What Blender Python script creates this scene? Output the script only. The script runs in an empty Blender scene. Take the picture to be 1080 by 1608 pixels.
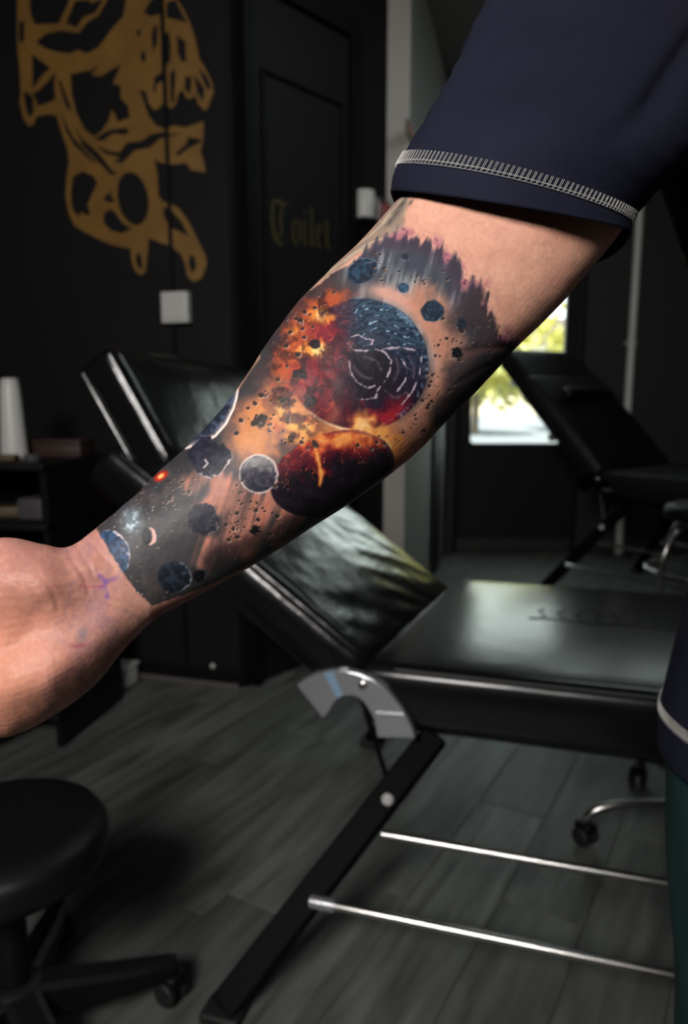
import bpy, bmesh, math, random
import numpy as np
from mathutils import Vector, Matrix

# ---------------------------------------------------------------- camera, world, light, exposure
sc = bpy.context.scene
COL = sc.collection
FPX, CX, CY = 1163.0, 540.0, 804.0
PITCH = math.atan((804 - 610) / FPX)
CAM = np.array([0, 0, 1.2])
RGT = np.array([1., 0, 0]); FWD = np.array([0, math.cos(PITCH), -math.sin(PITCH)]); UPV = np.array([0, math.sin(PITCH), math.cos(PITCH)])

cd = bpy.data.cameras.new('camera'); cam = bpy.data.objects.new('camera', cd); COL.objects.link(cam)
cam.location = CAM; cam.rotation_euler = (math.pi / 2 - PITCH, 0, 0)
cd.sensor_fit = 'VERTICAL'; cd.sensor_height = 36; cd.lens = FPX / 1608 * 36; cd.clip_start = .02; cd.clip_end = 200
cd.dof.use_dof = True; cd.dof.focus_distance = .415; cd.dof.aperture_fstop = 7.0
sc.camera = cam

w = bpy.data.worlds.new('world'); sc.world = w; w.use_nodes = True
bg = w.node_tree.nodes['Background']; bg.inputs[0].default_value = (.90, 1.0, .97, 1); bg.inputs[1].default_value = 4.5

def light(name, kind, loc, target, energy, color=(1, 1, 1), size=(1, 1)):
    d = bpy.data.lights.new(name, kind); d.energy = energy; d.color = color
    if kind == 'AREA': d.shape = 'RECTANGLE'; d.size, d.size_y = size
    o = bpy.data.objects.new(name, d); COL.objects.link(o); o.location = loc
    o.rotation_euler = (Vector(target) - Vector(loc)).to_track_quat('-Z', 'Y').to_euler(); return o
light('sun', 'SUN', (4, 9, 8), (2, 11, 0), 22, (1, .93, .75)).data.angle = .02
light('ceiling_lamp', 'AREA', (-.80, -1.05, 2.22), (.05, .5, 1.15), 76, (1, .96, .92), (.9, .6))
light('ceiling_lamp_far', 'AREA', (1.3, 2.6, 3.02), (1.3, 2.6, 0), 8, (.86, 1, .95), (1.2, .3))

sc.view_settings.view_transform = 'Standard'; sc.view_settings.look = 'None'; sc.view_settings.gamma = 1
sc.view_settings.exposure = 0; sc.view_settings.use_curve_mapping = False
try:
    sc.cycles.use_denoising = True
except Exception: pass

# ---------------------------------------------------------------- measuring helpers
def ray(px, py): return (px - CX) / FPX * RGT + (CY - py) / FPX * UPV + FWD
def W(px, py, d): return CAM + d * ray(px, py)                       # a point at a distance d in front of the lens
def hit_z(px, py, z): r = ray(px, py); return CAM + (z - CAM[2]) / r[2] * r
def hit_plane(px, py, o, n):
    r = ray(px, py); o = np.array(o, float); n = np.array(n, float); return CAM + ((o - CAM) @ n) / (r @ n) * r
def proj(P):
    v = np.asarray(P) - CAM; d = v @ FWD; return CX + FPX * (v @ RGT) / d, CY - FPX * (v @ UPV) / d

# ---------------------------------------------------------------- mesh helpers
class MB:
    def __init__(s): s.v = []; s.f = []
    def add(s, vs, fs):
        b = len(s.v); s.v += [tuple(map(float, p)) for p in vs]; s.f += [tuple(i + b for i in f) for f in fs]; return s
    def box(s, x0, x1, y0, y1, z0, z1):
        return s.add([(x0, y0, z0), (x1, y0, z0), (x1, y1, z0), (x0, y1, z0), (x0, y0, z1), (x1, y0, z1), (x1, y1, z1), (x0, y1, z1)],
                     [(0, 3, 2, 1), (4, 5, 6, 7), (0, 1, 5, 4), (1, 2, 6, 5), (2, 3, 7, 6), (3, 0, 4, 7)])
    def rbox(s, x0, x1, y0, y1, z0, z1, r, n=(2, 2, 2), k=3, crown=0., fn=None):
        """box with rounded edges; n inner divisions per axis, k divisions per rounding"""
        def axis(a, b, n):
            i = [a + (b - a) * 0 for _ in ()]
            c = [a + r * (1 - math.cos(math.pi / 2 * t / k)) * 0 + r * t / k for t in range(k)]
            m = [a + r + (b - a - 2 * r) * t / n for t in range(n + 1)]
            return c + m + [b - r + r * (t + 1) / k for t in range(k)]
        X = axis(x0, x1, n[0]); Y = axis(y0, y1, n[1]); Z = axis(z0, z1, n[2]); idx = {}; vs = []; fs = []
        def vid(i, j, l):
            if (i, j, l) in idx: return idx[i, j, l]
            p = np.array([X[i], Y[j], Z[l]]); q = np.clip(p, [x0 + r, y0 + r, z0 + r], [x1 - r, y1 - r, z1 - r]); d = p - q
            L = np.abs(d).max(); nn = np.linalg.norm(d)
            if nn > 1e-9: p = q + d / nn * L * (1 if nn < 1e-9 else 1)
            if crown:
                u = 2 * (p[0] - x0) / (x1 - x0) - 1; v = 2 * (p[1] - y0) / (y1 - y0) - 1; t = (p[2] - z0) / (z1 - z0)
                p = p + np.array([0, 0, crown * (1 - u ** 4) * (1 - v * v) * t])
            if fn: p = np.array(fn(p))
            idx[i, j, l] = len(vs); vs.append(p); return idx[i, j, l]
        a, b, c = len(X) - 1, len(Y) - 1, len(Z) - 1
        for i in range(a):
            for j in range(b):
                fs.append((vid(i, j, 0), vid(i, j + 1, 0), vid(i + 1, j + 1, 0), vid(i + 1, j, 0)))
                fs.append((vid(i, j, c), vid(i + 1, j, c), vid(i + 1, j + 1, c), vid(i, j + 1, c)))
        for i in range(a):
            for l in range(c):
                fs.append((vid(i, 0, l), vid(i + 1, 0, l), vid(i + 1, 0, l + 1), vid(i, 0, l + 1)))
                fs.append((vid(i, b, l), vid(i, b, l + 1), vid(i + 1, b, l + 1), vid(i + 1, b, l)))
        for j in range(b):
            for l in range(c):
                fs.append((vid(0, j, l), vid(0, j, l + 1), vid(0, j + 1, l + 1), vid(0, j + 1, l)))
                fs.append((vid(a, j, l), vid(a, j + 1, l), vid(a, j + 1, l + 1), vid(a, j, l + 1)))
        return s.add(vs, fs)
    def loft(s, rings, cap=True, closed=True):
        n = len(rings[0]); vs = [p for r in rings for p in r]; fs = []
        for i in range(len(rings) - 1):
            for j in range(n if closed else n - 1):
                k = (j + 1) % n; fs.append((i * n + j, i * n + k, (i + 1) * n + k, (i + 1) * n + j))
        if cap:
            for i, rev in ((0, True), (len(rings) - 1, False)):
                c = np.mean(np.array(rings[i], float), 0); vs.append(c); m = len(vs) - 1
                for j in range(n):
                    k = (j + 1) % n; fs.append((i * n + k, i * n + j, m) if rev else (i * n + j, i * n + k, m))
        return s.add(vs, fs)
    def tube(s, pts, r, n=10, cap=True, flat=1.0):
        """tube along a path; r is a number or one radius per point"""
        P = [np.array(p, float) for p in pts]; R = r if hasattr(r, '__len__') else [r] * len(P); rings = []; prev = None
        for i, p in enumerate(P):
            t = P[min(i + 1, len(P) - 1)] - P[max(i - 1, 0)]; t = t / (np.linalg.norm(t) + 1e-12)
            if prev is None:
                a = np.array([0, 0, 1.]) if abs(t[2]) < .9 else np.array([1., 0, 0]); u = np.cross(t, a)
            else: u = prev - t * (prev @ t)
            u = u / np.linalg.norm(u); prev = u; v = np.cross(t, u)
            rings.append([p + R[i] * (math.cos(2 * math.pi * k / n) * u + flat * math.sin(2 * math.pi * k / n) * v) for k in range(n)])
        return s.loft(rings, cap)
    def lathe(s, prof, n=32, c=(0, 0, 0)):
        rings = [[(c[0] + r * math.cos(2 * math.pi * k / n), c[1] + r * math.sin(2 * math.pi * k / n), c[2] + z) for k in range(n)] for r, z in prof]
        return s.loft(rings, True)
    def prism(s, poly, fn, d0, d1):
        """polygon in 2D, fn(u, v, depth) -> point"""
        n = len(poly); vs = [fn(u, v, d0) for u, v in poly] + [fn(u, v, d1) for u, v in poly]
        return s.add(vs, [tuple(range(n)), tuple(range(2 * n - 1, n - 1, -1))] + [(i, i + n, (i + 1) % n + n, (i + 1) % n) for i in range(n)])
    def mesh(s, name):
        m = bpy.data.meshes.new(name); m.from_pydata(s.v, [], s.f); m.validate()
        b = bmesh.new(); b.from_mesh(m); bmesh.ops.recalc_face_normals(b, faces=b.faces); b.to_mesh(m); b.free(); return m
    def build(s, name, mat, parent=None, smooth=True, bevel=0, auto=40):
        m = s.mesh(name); o = bpy.data.objects.new(name, m); COL.objects.link(o); m.materials.append(mat)
        if smooth:
            m.polygons.foreach_set('use_smooth', [True] * len(m.polygons))
            if auto:
                m.set_sharp_from_angle(angle=math.radians(auto))
        if bevel:
            b = o.modifiers.new('bevel', 'BEVEL'); b.width = bevel; b.segments = 2; b.limit_method = 'ANGLE'
        if parent: o.parent = parent
        return o
def tag(o, label=None, cat=None, group=None, kind=None):
    if label: o['label'] = label
    if cat: o['category'] = cat
    if group: o['group'] = group
    if kind: o['kind'] = kind
    return o
def thing(name, label, cat, loc=(0, 0, 0), rz=0, group=None):
    o = bpy.data.objects.new(name, None); COL.objects.link(o); o.location = loc; o.rotation_euler = (0, 0, rz); o.empty_display_size = .05
    return tag(o, label, cat, group)
def curve3(p, n):
    """Catmull-Rom through points"""
    P = [np.array(q, float) for q in p]; P = [2 * P[0] - P[1]] + P + [2 * P[-1] - P[-2]]; out = []
    for i in range(1, len(P) - 2):
        for k in range(n):
            t = k / n; a, b, c, d = P[i - 1:i + 3]
            out.append(.5 * ((2 * b) + (c - a) * t + (2 * a - 5 * b + 4 * c - d) * t * t + (3 * b - a - 3 * c + d) * t ** 3))
    return out + [P[-2]]

# ---------------------------------------------------------------- materials
def mat(name, base, rough=.5, metal=0, bump=None, vary=None, spec=.5, grain=None):
    """bump=(scale, strength[, stretch]); vary=(scale, other colour, amount)"""
    m = bpy.data.materials.new(name); m.use_nodes = True; nt = m.node_tree; N = nt.nodes; L = nt.links; p = N['Principled BSDF']
    p.inputs['Base Color'].default_value = (*base, 1); p.inputs['Roughness'].default_value = rough; p.inputs['Metallic'].default_value = metal
    p.inputs['Specular IOR Level'].default_value = spec
    tc = N.new('ShaderNodeTexCoord')
    if vary:
        nz = N.new('ShaderNodeTexNoise'); nz.inputs['Scale'].default_value = vary[0]; nz.inputs['Detail'].default_value = 4
        L.new(tc.outputs['Object'], nz.inputs['Vector'])
        rp = N.new('ShaderNodeValToRGB'); rp.color_ramp.elements[0].position = .35; rp.color_ramp.elements[1].position = .35 + .4
        rp.color_ramp.elements[0].color = (*base, 1); c2 = [base[i] * (1 - vary[2]) + vary[1][i] * vary[2] for i in range(3)]; rp.color_ramp.elements[1].color = (*c2, 1)
        L.new(nz.outputs['Fac'], rp.inputs['Fac']); L.new(rp.outputs['Color'], p.inputs['Base Color'])
    if bump:
        nz = N.new('ShaderNodeTexNoise'); nz.inputs['Scale'].default_value = bump[0]; nz.inputs['Detail'].default_value = 5
        mp = N.new('ShaderNodeMapping'); mp.inputs['Scale'].default_value = bump[2] if len(bump) > 2 else (1, 1, 1)
        L.new(tc.outputs['Object'], mp.inputs['Vector']); L.new(mp.outputs['Vector'], nz.inputs['Vector'])
        bp = N.new('ShaderNodeBump'); bp.inputs['Strength'].default_value = bump[1]; bp.inputs['Distance'].default_value = .01
        L.new(nz.outputs['Fac'], bp.inputs['Height']); L.new(bp.outputs['Normal'], p.inputs['Normal'])
    return m
M = {}
M['black_wall'] = mat('black_wall_paint', (.0050, .0046, .0049), .7, bump=(60, .06), vary=(3, (.0075, .0068, .0072), .6), spec=.25)
M['door_black'] = mat('black_door_paint', (.0060, .0066, .0062), .6, bump=(40, .05), spec=.25)
M['dark_gap'] = mat('black_gloss_trim', (.0022, .0022, .0028), .6, spec=.2)
M['grey_wall'] = mat('charcoal_wall_paint', (.013, .013, .013), .6, bump=(50, .08))
M['white_wall'] = mat('off_white_plaster', (.30, .30, .28), .7, bump=(40, .1))
M['white_trim'] = mat('off_white_trim', (.36, .33, .31), .5)
M['ceiling'] = mat('ceiling_paint', (.05, .055, .055), .8)
M['baseboard'] = mat('dark_baseboard', (.022, .019, .018), .5)
M['pink_board'] = mat('dusty_threshold_strip', (.10, .085, .085), .5)
M['gold'] = mat('gold_paint', (.235, .122, .028), .45, vary=(9, (.155, .080, .020), .8), bump=(60, .06))
M['gold_dim'] = mat('dull_gold_paint', (.06, .045, .014), .5)
M['white_plastic'] = mat('white_plastic', (.55, .54, .52), .4)
M['leather'] = mat('black_leather', (.0045, .0045, .0050), .21, bump=(11, .35), spec=.5)
M['leather_smooth'] = mat('black_leather_taut', (.0045, .0045, .0050), .22, bump=(5, .14), spec=.45)
M['leather_matte'] = mat('black_vinyl', (.004, .004, .0045), .45, bump=(14, .15), spec=.3)
M['black_metal'] = mat('black_powder_coat', (.0012, .0012, .0015), .55, spec=.06)
M['black_plastic'] = mat('black_plastic', (.003, .003, .0035), .5, spec=.25)
M['chrome'] = mat('chrome', (.46, .45, .44), .22, 1.0)
M['satin'] = mat('satin_aluminium', (.66, .66, .72), .24, .85, bump=(30, .03))
M['blue_film'] = mat('pale_blue_film', (.20, .30, .42), .3)
M['navy'] = mat('navy_cotton', (.0066, .0076, .0165), .85, bump=(500, .10), spec=.12, vary=(22, (.0090, .0102, .0210), .7))
M['thread'] = mat('off_white_thread', (.36, .35, .33), .85)
M['green'] = mat('dark_green_cotton', (.004, .022, .021), .85, bump=(300, .25), spec=.2)
M['brown'] = mat('brown_wood', (.030, .014, .010), .45, bump=(30, .1, (1, 8, 8)))
M['tan'] = mat('tan_wood', (.07, .045, .02), .5)
M['red'] = mat('red_plastic', (.22, .02, .022), .4)
M['pinkish'] = mat('pink_plastic', (.34, .25, .26), .4)
M['grey_plastic'] = mat('grey_plastic', (.06, .055, .06), .5)
M['orange'] = mat('orange_print', (.42, .12, .03), .5, vary=(14, (.30, .03, .02), 1))
M['rubber'] = mat('black_rubber', (.006, .006, .006), .6)
M['hair'] = mat('dark_brown_hair', (.018, .012, .009), .6, bump=(120, .5))
M['eye'] = mat('eye_white', (.7, .68, .66), .2)
M['iris'] = mat('brown_iris', (.04, .02, .01), .2)
M['shoe'] = mat('black_canvas', (.01, .01, .012), .7)
M['sole'] = mat('white_rubber_sole', (.5, .5, .48), .6)
M['paving'] = mat('pale_paving', (.16, .15, .14), .8, bump=(20, .2))
M['road'] = mat('asphalt', (.085, .10, .125), .85, bump=(40, .2))
M['foliage'] = mat('sunlit_leaves', (.60, .56, .20), .6, vary=(4, (.42, .42, .10), 1))
M['bark'] = mat('bark', (.10, .075, .05), .8)
M['car_paint'] = mat('silver_blue_car_paint', (.07, .09, .12), .3, .3)
M['car_glass'] = mat('dark_car_glass', (.02, .025, .03), .1)
M['render'] = mat('cream_render', (.60, .52, .40), .8)

def plank_mat():
    m = bpy.data.materials.new('grey_oak_laminate'); m.use_nodes = True; nt = m.node_tree; N = nt.nodes; L = nt.links; p = N['Principled BSDF']
    tc = N.new('ShaderNodeTexCoord'); oi = N.new('ShaderNodeObjectInfo')
    ad = N.new('ShaderNodeVectorMath'); ad.operation = 'MULTIPLY_ADD'; ad.inputs[1].default_value = (1, 1, 1)
    cb = N.new('ShaderNodeCombineXYZ'); ml = N.new('ShaderNodeMath'); ml.operation = 'MULTIPLY'; ml.inputs[1].default_value = 37
    L.new(oi.outputs['Random'], ml.inputs[0]); L.new(ml.outputs[0], cb.inputs[0]); L.new(ml.outputs[0], cb.inputs[1])
    L.new(tc.outputs['Object'], ad.inputs[0]); L.new(cb.outputs[0], ad.inputs[2])
    def noise(sx, sy, sc_, det):
        mp = N.new('ShaderNodeMapping'); mp.inputs['Scale'].default_value = (sx, sy, 1); nz = N.new('ShaderNodeTexNoise')
        nz.inputs['Scale'].default_value = sc_; nz.inputs['Detail'].default_value = det; nz.inputs['Distortion'].default_value = .6
        L.new(ad.outputs[0], mp.inputs['Vector']); L.new(mp.outputs[0], nz.inputs['Vector']); return nz
    g1 = noise(1.2, 12, 2.2, 6); g2 = noise(1, 4, 3.2, 3)
    mx = N.new('ShaderNodeMath'); mx.operation = 'MULTIPLY_ADD'; mx.inputs[1].default_value = .55; L.new(g1.outputs['Fac'], mx.inputs[0])
    m2 = N.new('ShaderNodeMath'); m2.operation = 'MULTIPLY'; m2.inputs[1].default_value = .45; L.new(g2.outputs['Fac'], m2.inputs[0]); L.new(m2.outputs[0], mx.inputs[2])
    rp = N.new('ShaderNodeValToRGB'); e = rp.color_ramp.elements; e[0].position = .32; e[0].color = (.038, .042, .039, 1); e[1].position = .66; e[1].color = (.138, .148, .139, 1)
    L.new(mx.outputs[0], rp.inputs['Fac'])
    hs = N.new('ShaderNodeHueSaturation'); mr = N.new('ShaderNodeMapRange'); mr.inputs['To Min'].default_value = .72; mr.inputs['To Max'].default_value = 1.2
    L.new(oi.outputs['Random'], mr.inputs['Value']); L.new(mr.outputs[0], hs.inputs['Value']); L.new(rp.outputs[0], hs.inputs['Color']); L.new(hs.outputs[0], p.inputs['Base Color'])
    p.inputs['Roughness'].default_value = .5; p.inputs['Specular IOR Level'].default_value = .35
    bp = N.new('ShaderNodeBump'); bp.inputs['Strength'].default_value = .12; bp.inputs['Distance'].default_value = .004; L.new(g1.outputs['Fac'], bp.inputs['Height']); L.new(bp.outputs[0], p.inputs['Normal'])
    return m
M['plank'] = plank_mat()

def glass_mat():
    m = bpy.data.materials.new('window_glass'); m.use_nodes = True; nt = m.node_tree; N = nt.nodes; N.remove(N['Principled BSDF'])
    t = N.new('ShaderNodeBsdfTransparent'); t.inputs[0].default_value = (.96, .98, .97, 1); g = N.new('ShaderNodeBsdfGlossy'); g.inputs['Roughness'].default_value = .02
    x = N.new('ShaderNodeMixShader'); x.inputs[0].default_value = .06
    nt.links.new(t.outputs[0], x.inputs[1]); nt.links.new(g.outputs[0], x.inputs[2]); nt.links.new(x.outputs[0], N['Material Output'].inputs[0]); return m
M['glass'] = glass_mat()

def skin_mat():
    m = bpy.data.materials.new('tattooed_skin'); m.use_nodes = True; nt = m.node_tree; N = nt.nodes; L = nt.links; p = N['Principled BSDF']
    a = N.new('ShaderNodeVertexColor'); a.layer_name = 'pigment'; L.new(a.outputs['Color'], p.inputs['Base Color'])
    p.inputs['Roughness'].default_value = .5; p.inputs['Specular IOR Level'].default_value = .22
    p.inputs['Subsurface Weight'].default_value = .10; p.inputs['Subsurface Radius'].default_value = (1, .35, .2); p.inputs['Subsurface Scale'].default_value = .003
    tc = N.new('ShaderNodeTexCoord'); nz = N.new('ShaderNodeTexNoise'); nz.inputs['Scale'].default_value = 420; nz.inputs['Detail'].default_value = 5
    L.new(tc.outputs['Object'], nz.inputs['Vector']); bp = N.new('ShaderNodeBump'); bp.inputs['Strength'].default_value = .22; bp.inputs['Distance'].default_value = .001
    L.new(nz.outputs['Fac'], bp.inputs['Height']); L.new(bp.outputs[0], p.inputs['Normal']); return m
M['skin'] = skin_mat()
# ---------------------------------------------------------------- tattoo pigment
def _hash(ix, iy, seed):
    h = (ix.astype(np.int64) * 374761393 + iy.astype(np.int64) * 668265263 + seed * 974634541) & 0xFFFFFFFF
    h = ((h ^ (h >> 13)) * 1274126177) & 0xFFFFFFFF
    h = (h ^ (h >> 16)) & 0xFFFFFF
    return (h / float(0xFFFFFF)).astype(np.float32)
def vnoise(x, y, seed=0):
    ix = np.floor(x); iy = np.floor(y); fx = x - ix; fy = y - iy
    fx = fx * fx * (3 - 2 * fx); fy = fy * fy * (3 - 2 * fy)
    a = _hash(ix, iy, seed); b = _hash(ix + 1, iy, seed); c = _hash(ix, iy + 1, seed); d = _hash(ix + 1, iy + 1, seed)
    return (a * (1 - fx) + b * fx) * (1 - fy) + (c * (1 - fx) + d * fx) * fy
def fbm(x, y, s, seed=0, octv=4):
    v = 0; a = .5; t = 0
    for o in range(octv):
        v = v + a * vnoise(x / s, y / s, seed + o * 17); t += a; a *= .5; s *= .5
    return v / t
def sstep(a, b, x):
    t = np.clip((x - a) / (b - a), 0, 1); return t * t * (3 - 2 * t)
def poly_sd(x, y, poly):
    n = len(poly); d = np.full(x.shape, 1e9); ins = np.zeros(x.shape, bool)
    for i in range(n):
        ax, ay = poly[i]; bx, by = poly[(i + 1) % n]
        ex, ey = bx - ax, by - ay; wx, wy = x - ax, y - ay
        t = np.clip((wx * ex + wy * ey) / (ex * ex + ey * ey + 1e-9), 0, 1)
        d = np.minimum(d, (wx - ex * t) ** 2 + (wy - ey * t) ** 2)
        if ay != by:
            ins ^= ((ay > y) != (by > y)) & (x < (bx - ax) * (y - ay) / (by - ay) + ax)
    d = np.sqrt(d); return np.where(ins, -d, d)
def line_d(x, y, pts):
    d = np.full(x.shape, 1e9)
    for (ax, ay), (bx, by) in zip(pts[:-1], pts[1:]):
        ex, ey = bx - ax, by - ay; wx, wy = x - ax, y - ay
        t = np.clip((wx * ex + wy * ey) / (ex * ex + ey * ey + 1e-9), 0, 1)
        d = np.minimum(d, (wx - ex * t) ** 2 + (wy - ey * t) ** 2)
    return np.sqrt(d)

def tattoo_colour(x, y):
    """pigment of the arm in sRGB 0..1; x, y run along and across the arm, in units of about a third of a millimetre"""
    def C(r, g, b): return np.array([r, g, b], np.float32) / np.float32(255.)
    x = x.astype(np.float32); y = y.astype(np.float32)
    n1 = fbm(x, y, 40, 1); n2 = fbm(x, y, 14, 2); n3 = fbm(x, y, 5, 3, 2)
    st = fbm(x + .25 * y, y * .12, 7, 4, 3)                       # streaks running across the arm
    st2 = fbm(x + .35 * y, y * .10, 14, 5, 3)
    col = np.empty(x.shape + (3,), np.float32)
    # ---- skin
    col[:] = C(214, 160, 138)
    def lay(c, m):
        m = np.clip(m, 0, 1)[..., None]; col[:] = col * (1 - m) + c * m
    lay(C(196, 138, 118), (n1 - .4) * 1.2)
    hand = sstep(270, 120, x)
    lay(C(176, 122, 112), hand * .92)
    lay(C(158, 116, 120), hand * sstep(.42, .7, n1) * .75 * sstep(30, 110, x))
    vn = np.abs(fbm(x + y * .4, y - x * .3, 46, 83, 3) - .5)
    lay(C(140, 110, 126), hand * sstep(.05, .0, vn) * sstep(30, 120, x + (1000 - y) * .3) * .38)
    lay(C(206, 150, 128), hand * sstep(.5, .7, fbm(x, y, 9, 84, 3)) * .35)
    lay(C(172, 112, 100), hand * sstep(.55, .75, fbm(x, y * 2.2, 22, 85, 3)) * .4)
    lay(C(206, 138, 108), sstep(150, 20, x) * sstep(880, 1000, y) * .6)
    lay(C(120, 104, 110), np.exp(-(((x - 130) / 9) ** 2 + ((y - 996) / 11) ** 2)) * .8)
    lay(C(138, 60, 70), np.exp(-(((x - 128 - (y - 1010) * -.9) / 12) ** 2 + ((y - 1014) / 4) ** 2)) * .6)
    lay(C(106, 74, 160), sstep(9, 0, line_d(x, y, [(153, 898), (166, 918), (168, 937)]) + n2 * 12 - 4) * .7)
    lay(C(112, 80, 160), sstep(10, 0, line_d(x, y, [(160, 922), (184, 904)]) + n2 * 14 - 3) * .5)
    lay(C(176, 72, 96), sstep(5, 0, line_d(x, y, [(128, 920), (150, 922), (160, 920)]) + n3 * 3) * .6)
    # ---- outline of the piece
    P = [(150, 826), (158, 842), (174, 868), (196, 904), (216, 930), (240, 952), (290, 934), (330, 917), (395, 886), (440, 868), (500, 870), (640, 790), (760, 660),
         (812, 548), (790, 528), (774, 508), (764, 486), (754, 452), (741, 444), (730, 456), (716, 424), (696, 396), (670, 384), (640, 374), (606, 374),
         (580, 394), (560, 408), (520, 430), (480, 462), (440, 505), (404, 548), (370, 600), (300, 680), (200, 770), (140, 810)]
    sd = poly_sd(x, y, P)
    up = sstep(520, 640, x)
    rag = sd + up * ((st - .5) * 34 + (n2 - .5) * 22 + (n1 - .5) * 10 - 6) + (1 - up) * (n3 - .5) * 3
    M = sstep(1.5, -1.5, rag) * (1 - up) + sstep(5, -9, rag) * up
    # pink halo and splatter above the upper border
    halo = up * sstep(30, 0, sd) * sstep(.42, .62, n2)
    lay(C(150, 88, 110), halo * .75)
    lay(C(70, 44, 66), up * sstep(30, 2, sd) * sstep(.66, .74, n3 * .5 + n2 * .5) * .8)
    # older grey piece on the outer side of the arm
    G = [(646, 290), (640, 330), (632, 362), (606, 376), (580, 388), (556, 402), (500, 446), (440, 500), (400, 540), (480, 420), (600, 300)]
    gsd = poly_sd(x, y, G)
    gm = sstep(3, -6, gsd + (n2 - .5) * 10)
    lay(C(118, 112, 102), gm * .72)
    lay(C(168, 146, 122), gm * sstep(.5, .62, n2) * .6)
    for L in ([(540, 410), (576, 384), (612, 372)], [(530, 404), (580, 372), (625, 330)], [(560, 396), (600, 384)], [(600, 350), (628, 318), (638, 300)], [(510, 430), (560, 394)]):
        lay(C(186, 168, 146), sstep(2.2, .6, line_d(x, y, L)) * .8 * (gsd < 4))
    for (a, b, c) in ((622, 336, 6), (632, 320, 4), (612, 350, 4), (645, 318, 3)):
        lay(C(70, 68, 68), np.exp(-(((x - a + (y - b) * .6) / c) ** 2 + ((y - b) / (c * 1.8)) ** 2)) * .75)
    base = col.copy()
    # ---- everything below is laid into the piece
    # ground tone: smoke grey toward the wrist and along the outer edge, warm skin showing through in the middle
    u = (x - 150) / 650.
    lay(C(74, 72, 76), np.full(x.shape, .95))
    lay(C(58, 57, 62), sstep(.45, .7, n1) * .6)
    lay(C(100, 90, 88), sstep(.55, .75, fbm(x, y, 24, 9)) * .5)
    # upper blue-grey streaks
    uz = sstep(560, 500, y + (x - 560) * -.35) * sstep(520, 570, x)
    lay(C(92, 98, 108), uz * .95)
    lay(C(150, 152, 156), uz * sstep(30, 70, -sd + (st - .5) * 40) * .8)
    lay(C(66, 72, 86), uz * sstep(.55, .35, st) * .6)
    lay(C(172, 184, 192), uz * sstep(.60, .78, st) * .75)
    lay(C(80, 58, 78), up * sstep(-34, -4, sd + (st - .5) * 20) * .55)
    lay(C(66, 60, 70), sstep(700, 760, x) * sstep(440, 470, y) * .8 * sstep(.3, .6, st + .15))
    # warm skin ring around the big planet
    r1 = np.hypot((x - 566) / 112., (y - 572) / 106.)
    ring = np.exp(-((r1 - 1.11) / .115) ** 2) * sstep(520, 580, x + (y - 560) * .3)
    lay(C(206, 158, 142), ring * 1.15)
    lay(C(200, 140, 116), sstep(26, 0, line_d(x, y, [(668, 470), (700, 520), (716, 580), (690, 640), (650, 690), (610, 730)]) - 14) * .85 * sstep(.2, .5, n1 + .15))
    lay(C(84, 72, 76), sstep(26, 0, line_d(x, y, [(724, 500), (752, 480), (780, 530), (744, 566), (720, 590)]) - 12 + (n2 - .5) * 14) * .85)
    lay(C(64, 58, 62), sstep(24, 0, line_d(x, y, [(800, 556), (742, 602), (700, 650)]) - 12) * .85)
    lay(C(120, 84, 80), sstep(10, 0, line_d(x, y, [(728, 560), (760, 548), (790, 548)]) - 3 + n2 * 6) * .6)
    # left flank of the planet: smoke, then fire
    fire = sstep(90, 10, line_d(x, y, [(505, 505), (492, 560), (470, 640)]) + (n2 - .5) * 50)
    lay(C(112, 62, 60), fire * .95)
    lay(C(190, 92, 52), sstep(34, 6, line_d(x, y, [(520, 482), (498, 500), (468, 540), (452, 580)]) + (n2 - .5) * 40) * .95)
    lay(C(138, 34, 52), sstep(46, 8, line_d(x, y, [(522, 520), (500, 590), (480, 630)]) + (n2 - .5) * 40) * .95)
    for (a, b, s, k) in ((503, 496, 15, 1.), (496, 548, 17, 1.1), (476, 552, 14, .8), (462, 520, 9, .7), (520, 500, 10, .7)):
        g = np.exp(-(((x - a) / (s * 1.3)) ** 2 + ((y - b) / s) ** 2))
        lay(C(232, 140, 54), sstep(.25, .7, g * k + (n3 - .5) * .5)); lay(C(252, 214, 130), sstep(.6, 1.0, g * k + (n3 - .5) * .5) * .9)
    # orange blaze between the planets and to the left of them
    bl = line_d(x, y, [(402, 690), (444, 640), (470, 668), (540, 694), (612, 690)])
    lay(C(190, 126, 98), sstep(62, 12, bl + (n1 - .5) * 50 + (n2 - .5) * 20) * .95)
    lay(C(216, 142, 82), sstep(40, 6, bl + (n1 - .5) * 40 + (n2 - .5) * 24) * .95)
    lay(C(246, 190, 100), sstep(16, 0, line_d(x, y, [(440, 642), (456, 660), (480, 674)]) + (n2 - .5) * 24) * .8)
    # comet tails: salmon streaks across the lower forearm
    def streakmask(pts, w):
        return sstep(w, w * .25, line_d(x, y, pts) + (st2 - .5) * w * 1.3)
    for pts, w, k in (([(352, 756), (340, 786), (322, 800)], 26, .9), ([(326, 850), (316, 884)], 20, .95), ([(440, 776), (408, 812), (384, 850)], 44, .95),
                      ([(300, 760), (318, 748)], 22, .6), ([(470, 806), (430, 836)], 26, .8), ([(366, 770), (350, 800)], 24, .6)):
        m = streakmask(pts, w)
        lay(C(204, 138, 118), m * k); lay(C(226, 128, 92), m * sstep(.55, .8, st) * .5); lay(C(110, 82, 80), m * sstep(.45, .3, st) * .8)
    lay(C(60, 46, 48), sstep(22, 0, line_d(x, y, [(330, 880), (400, 850), (470, 822)]) - 4 + (st2 - .5) * 20) * .7)
    # star cluster and red star
    g = np.exp(-(((x - 207) / 16) ** 2 + ((y - 818) / 20) ** 2))
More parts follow.
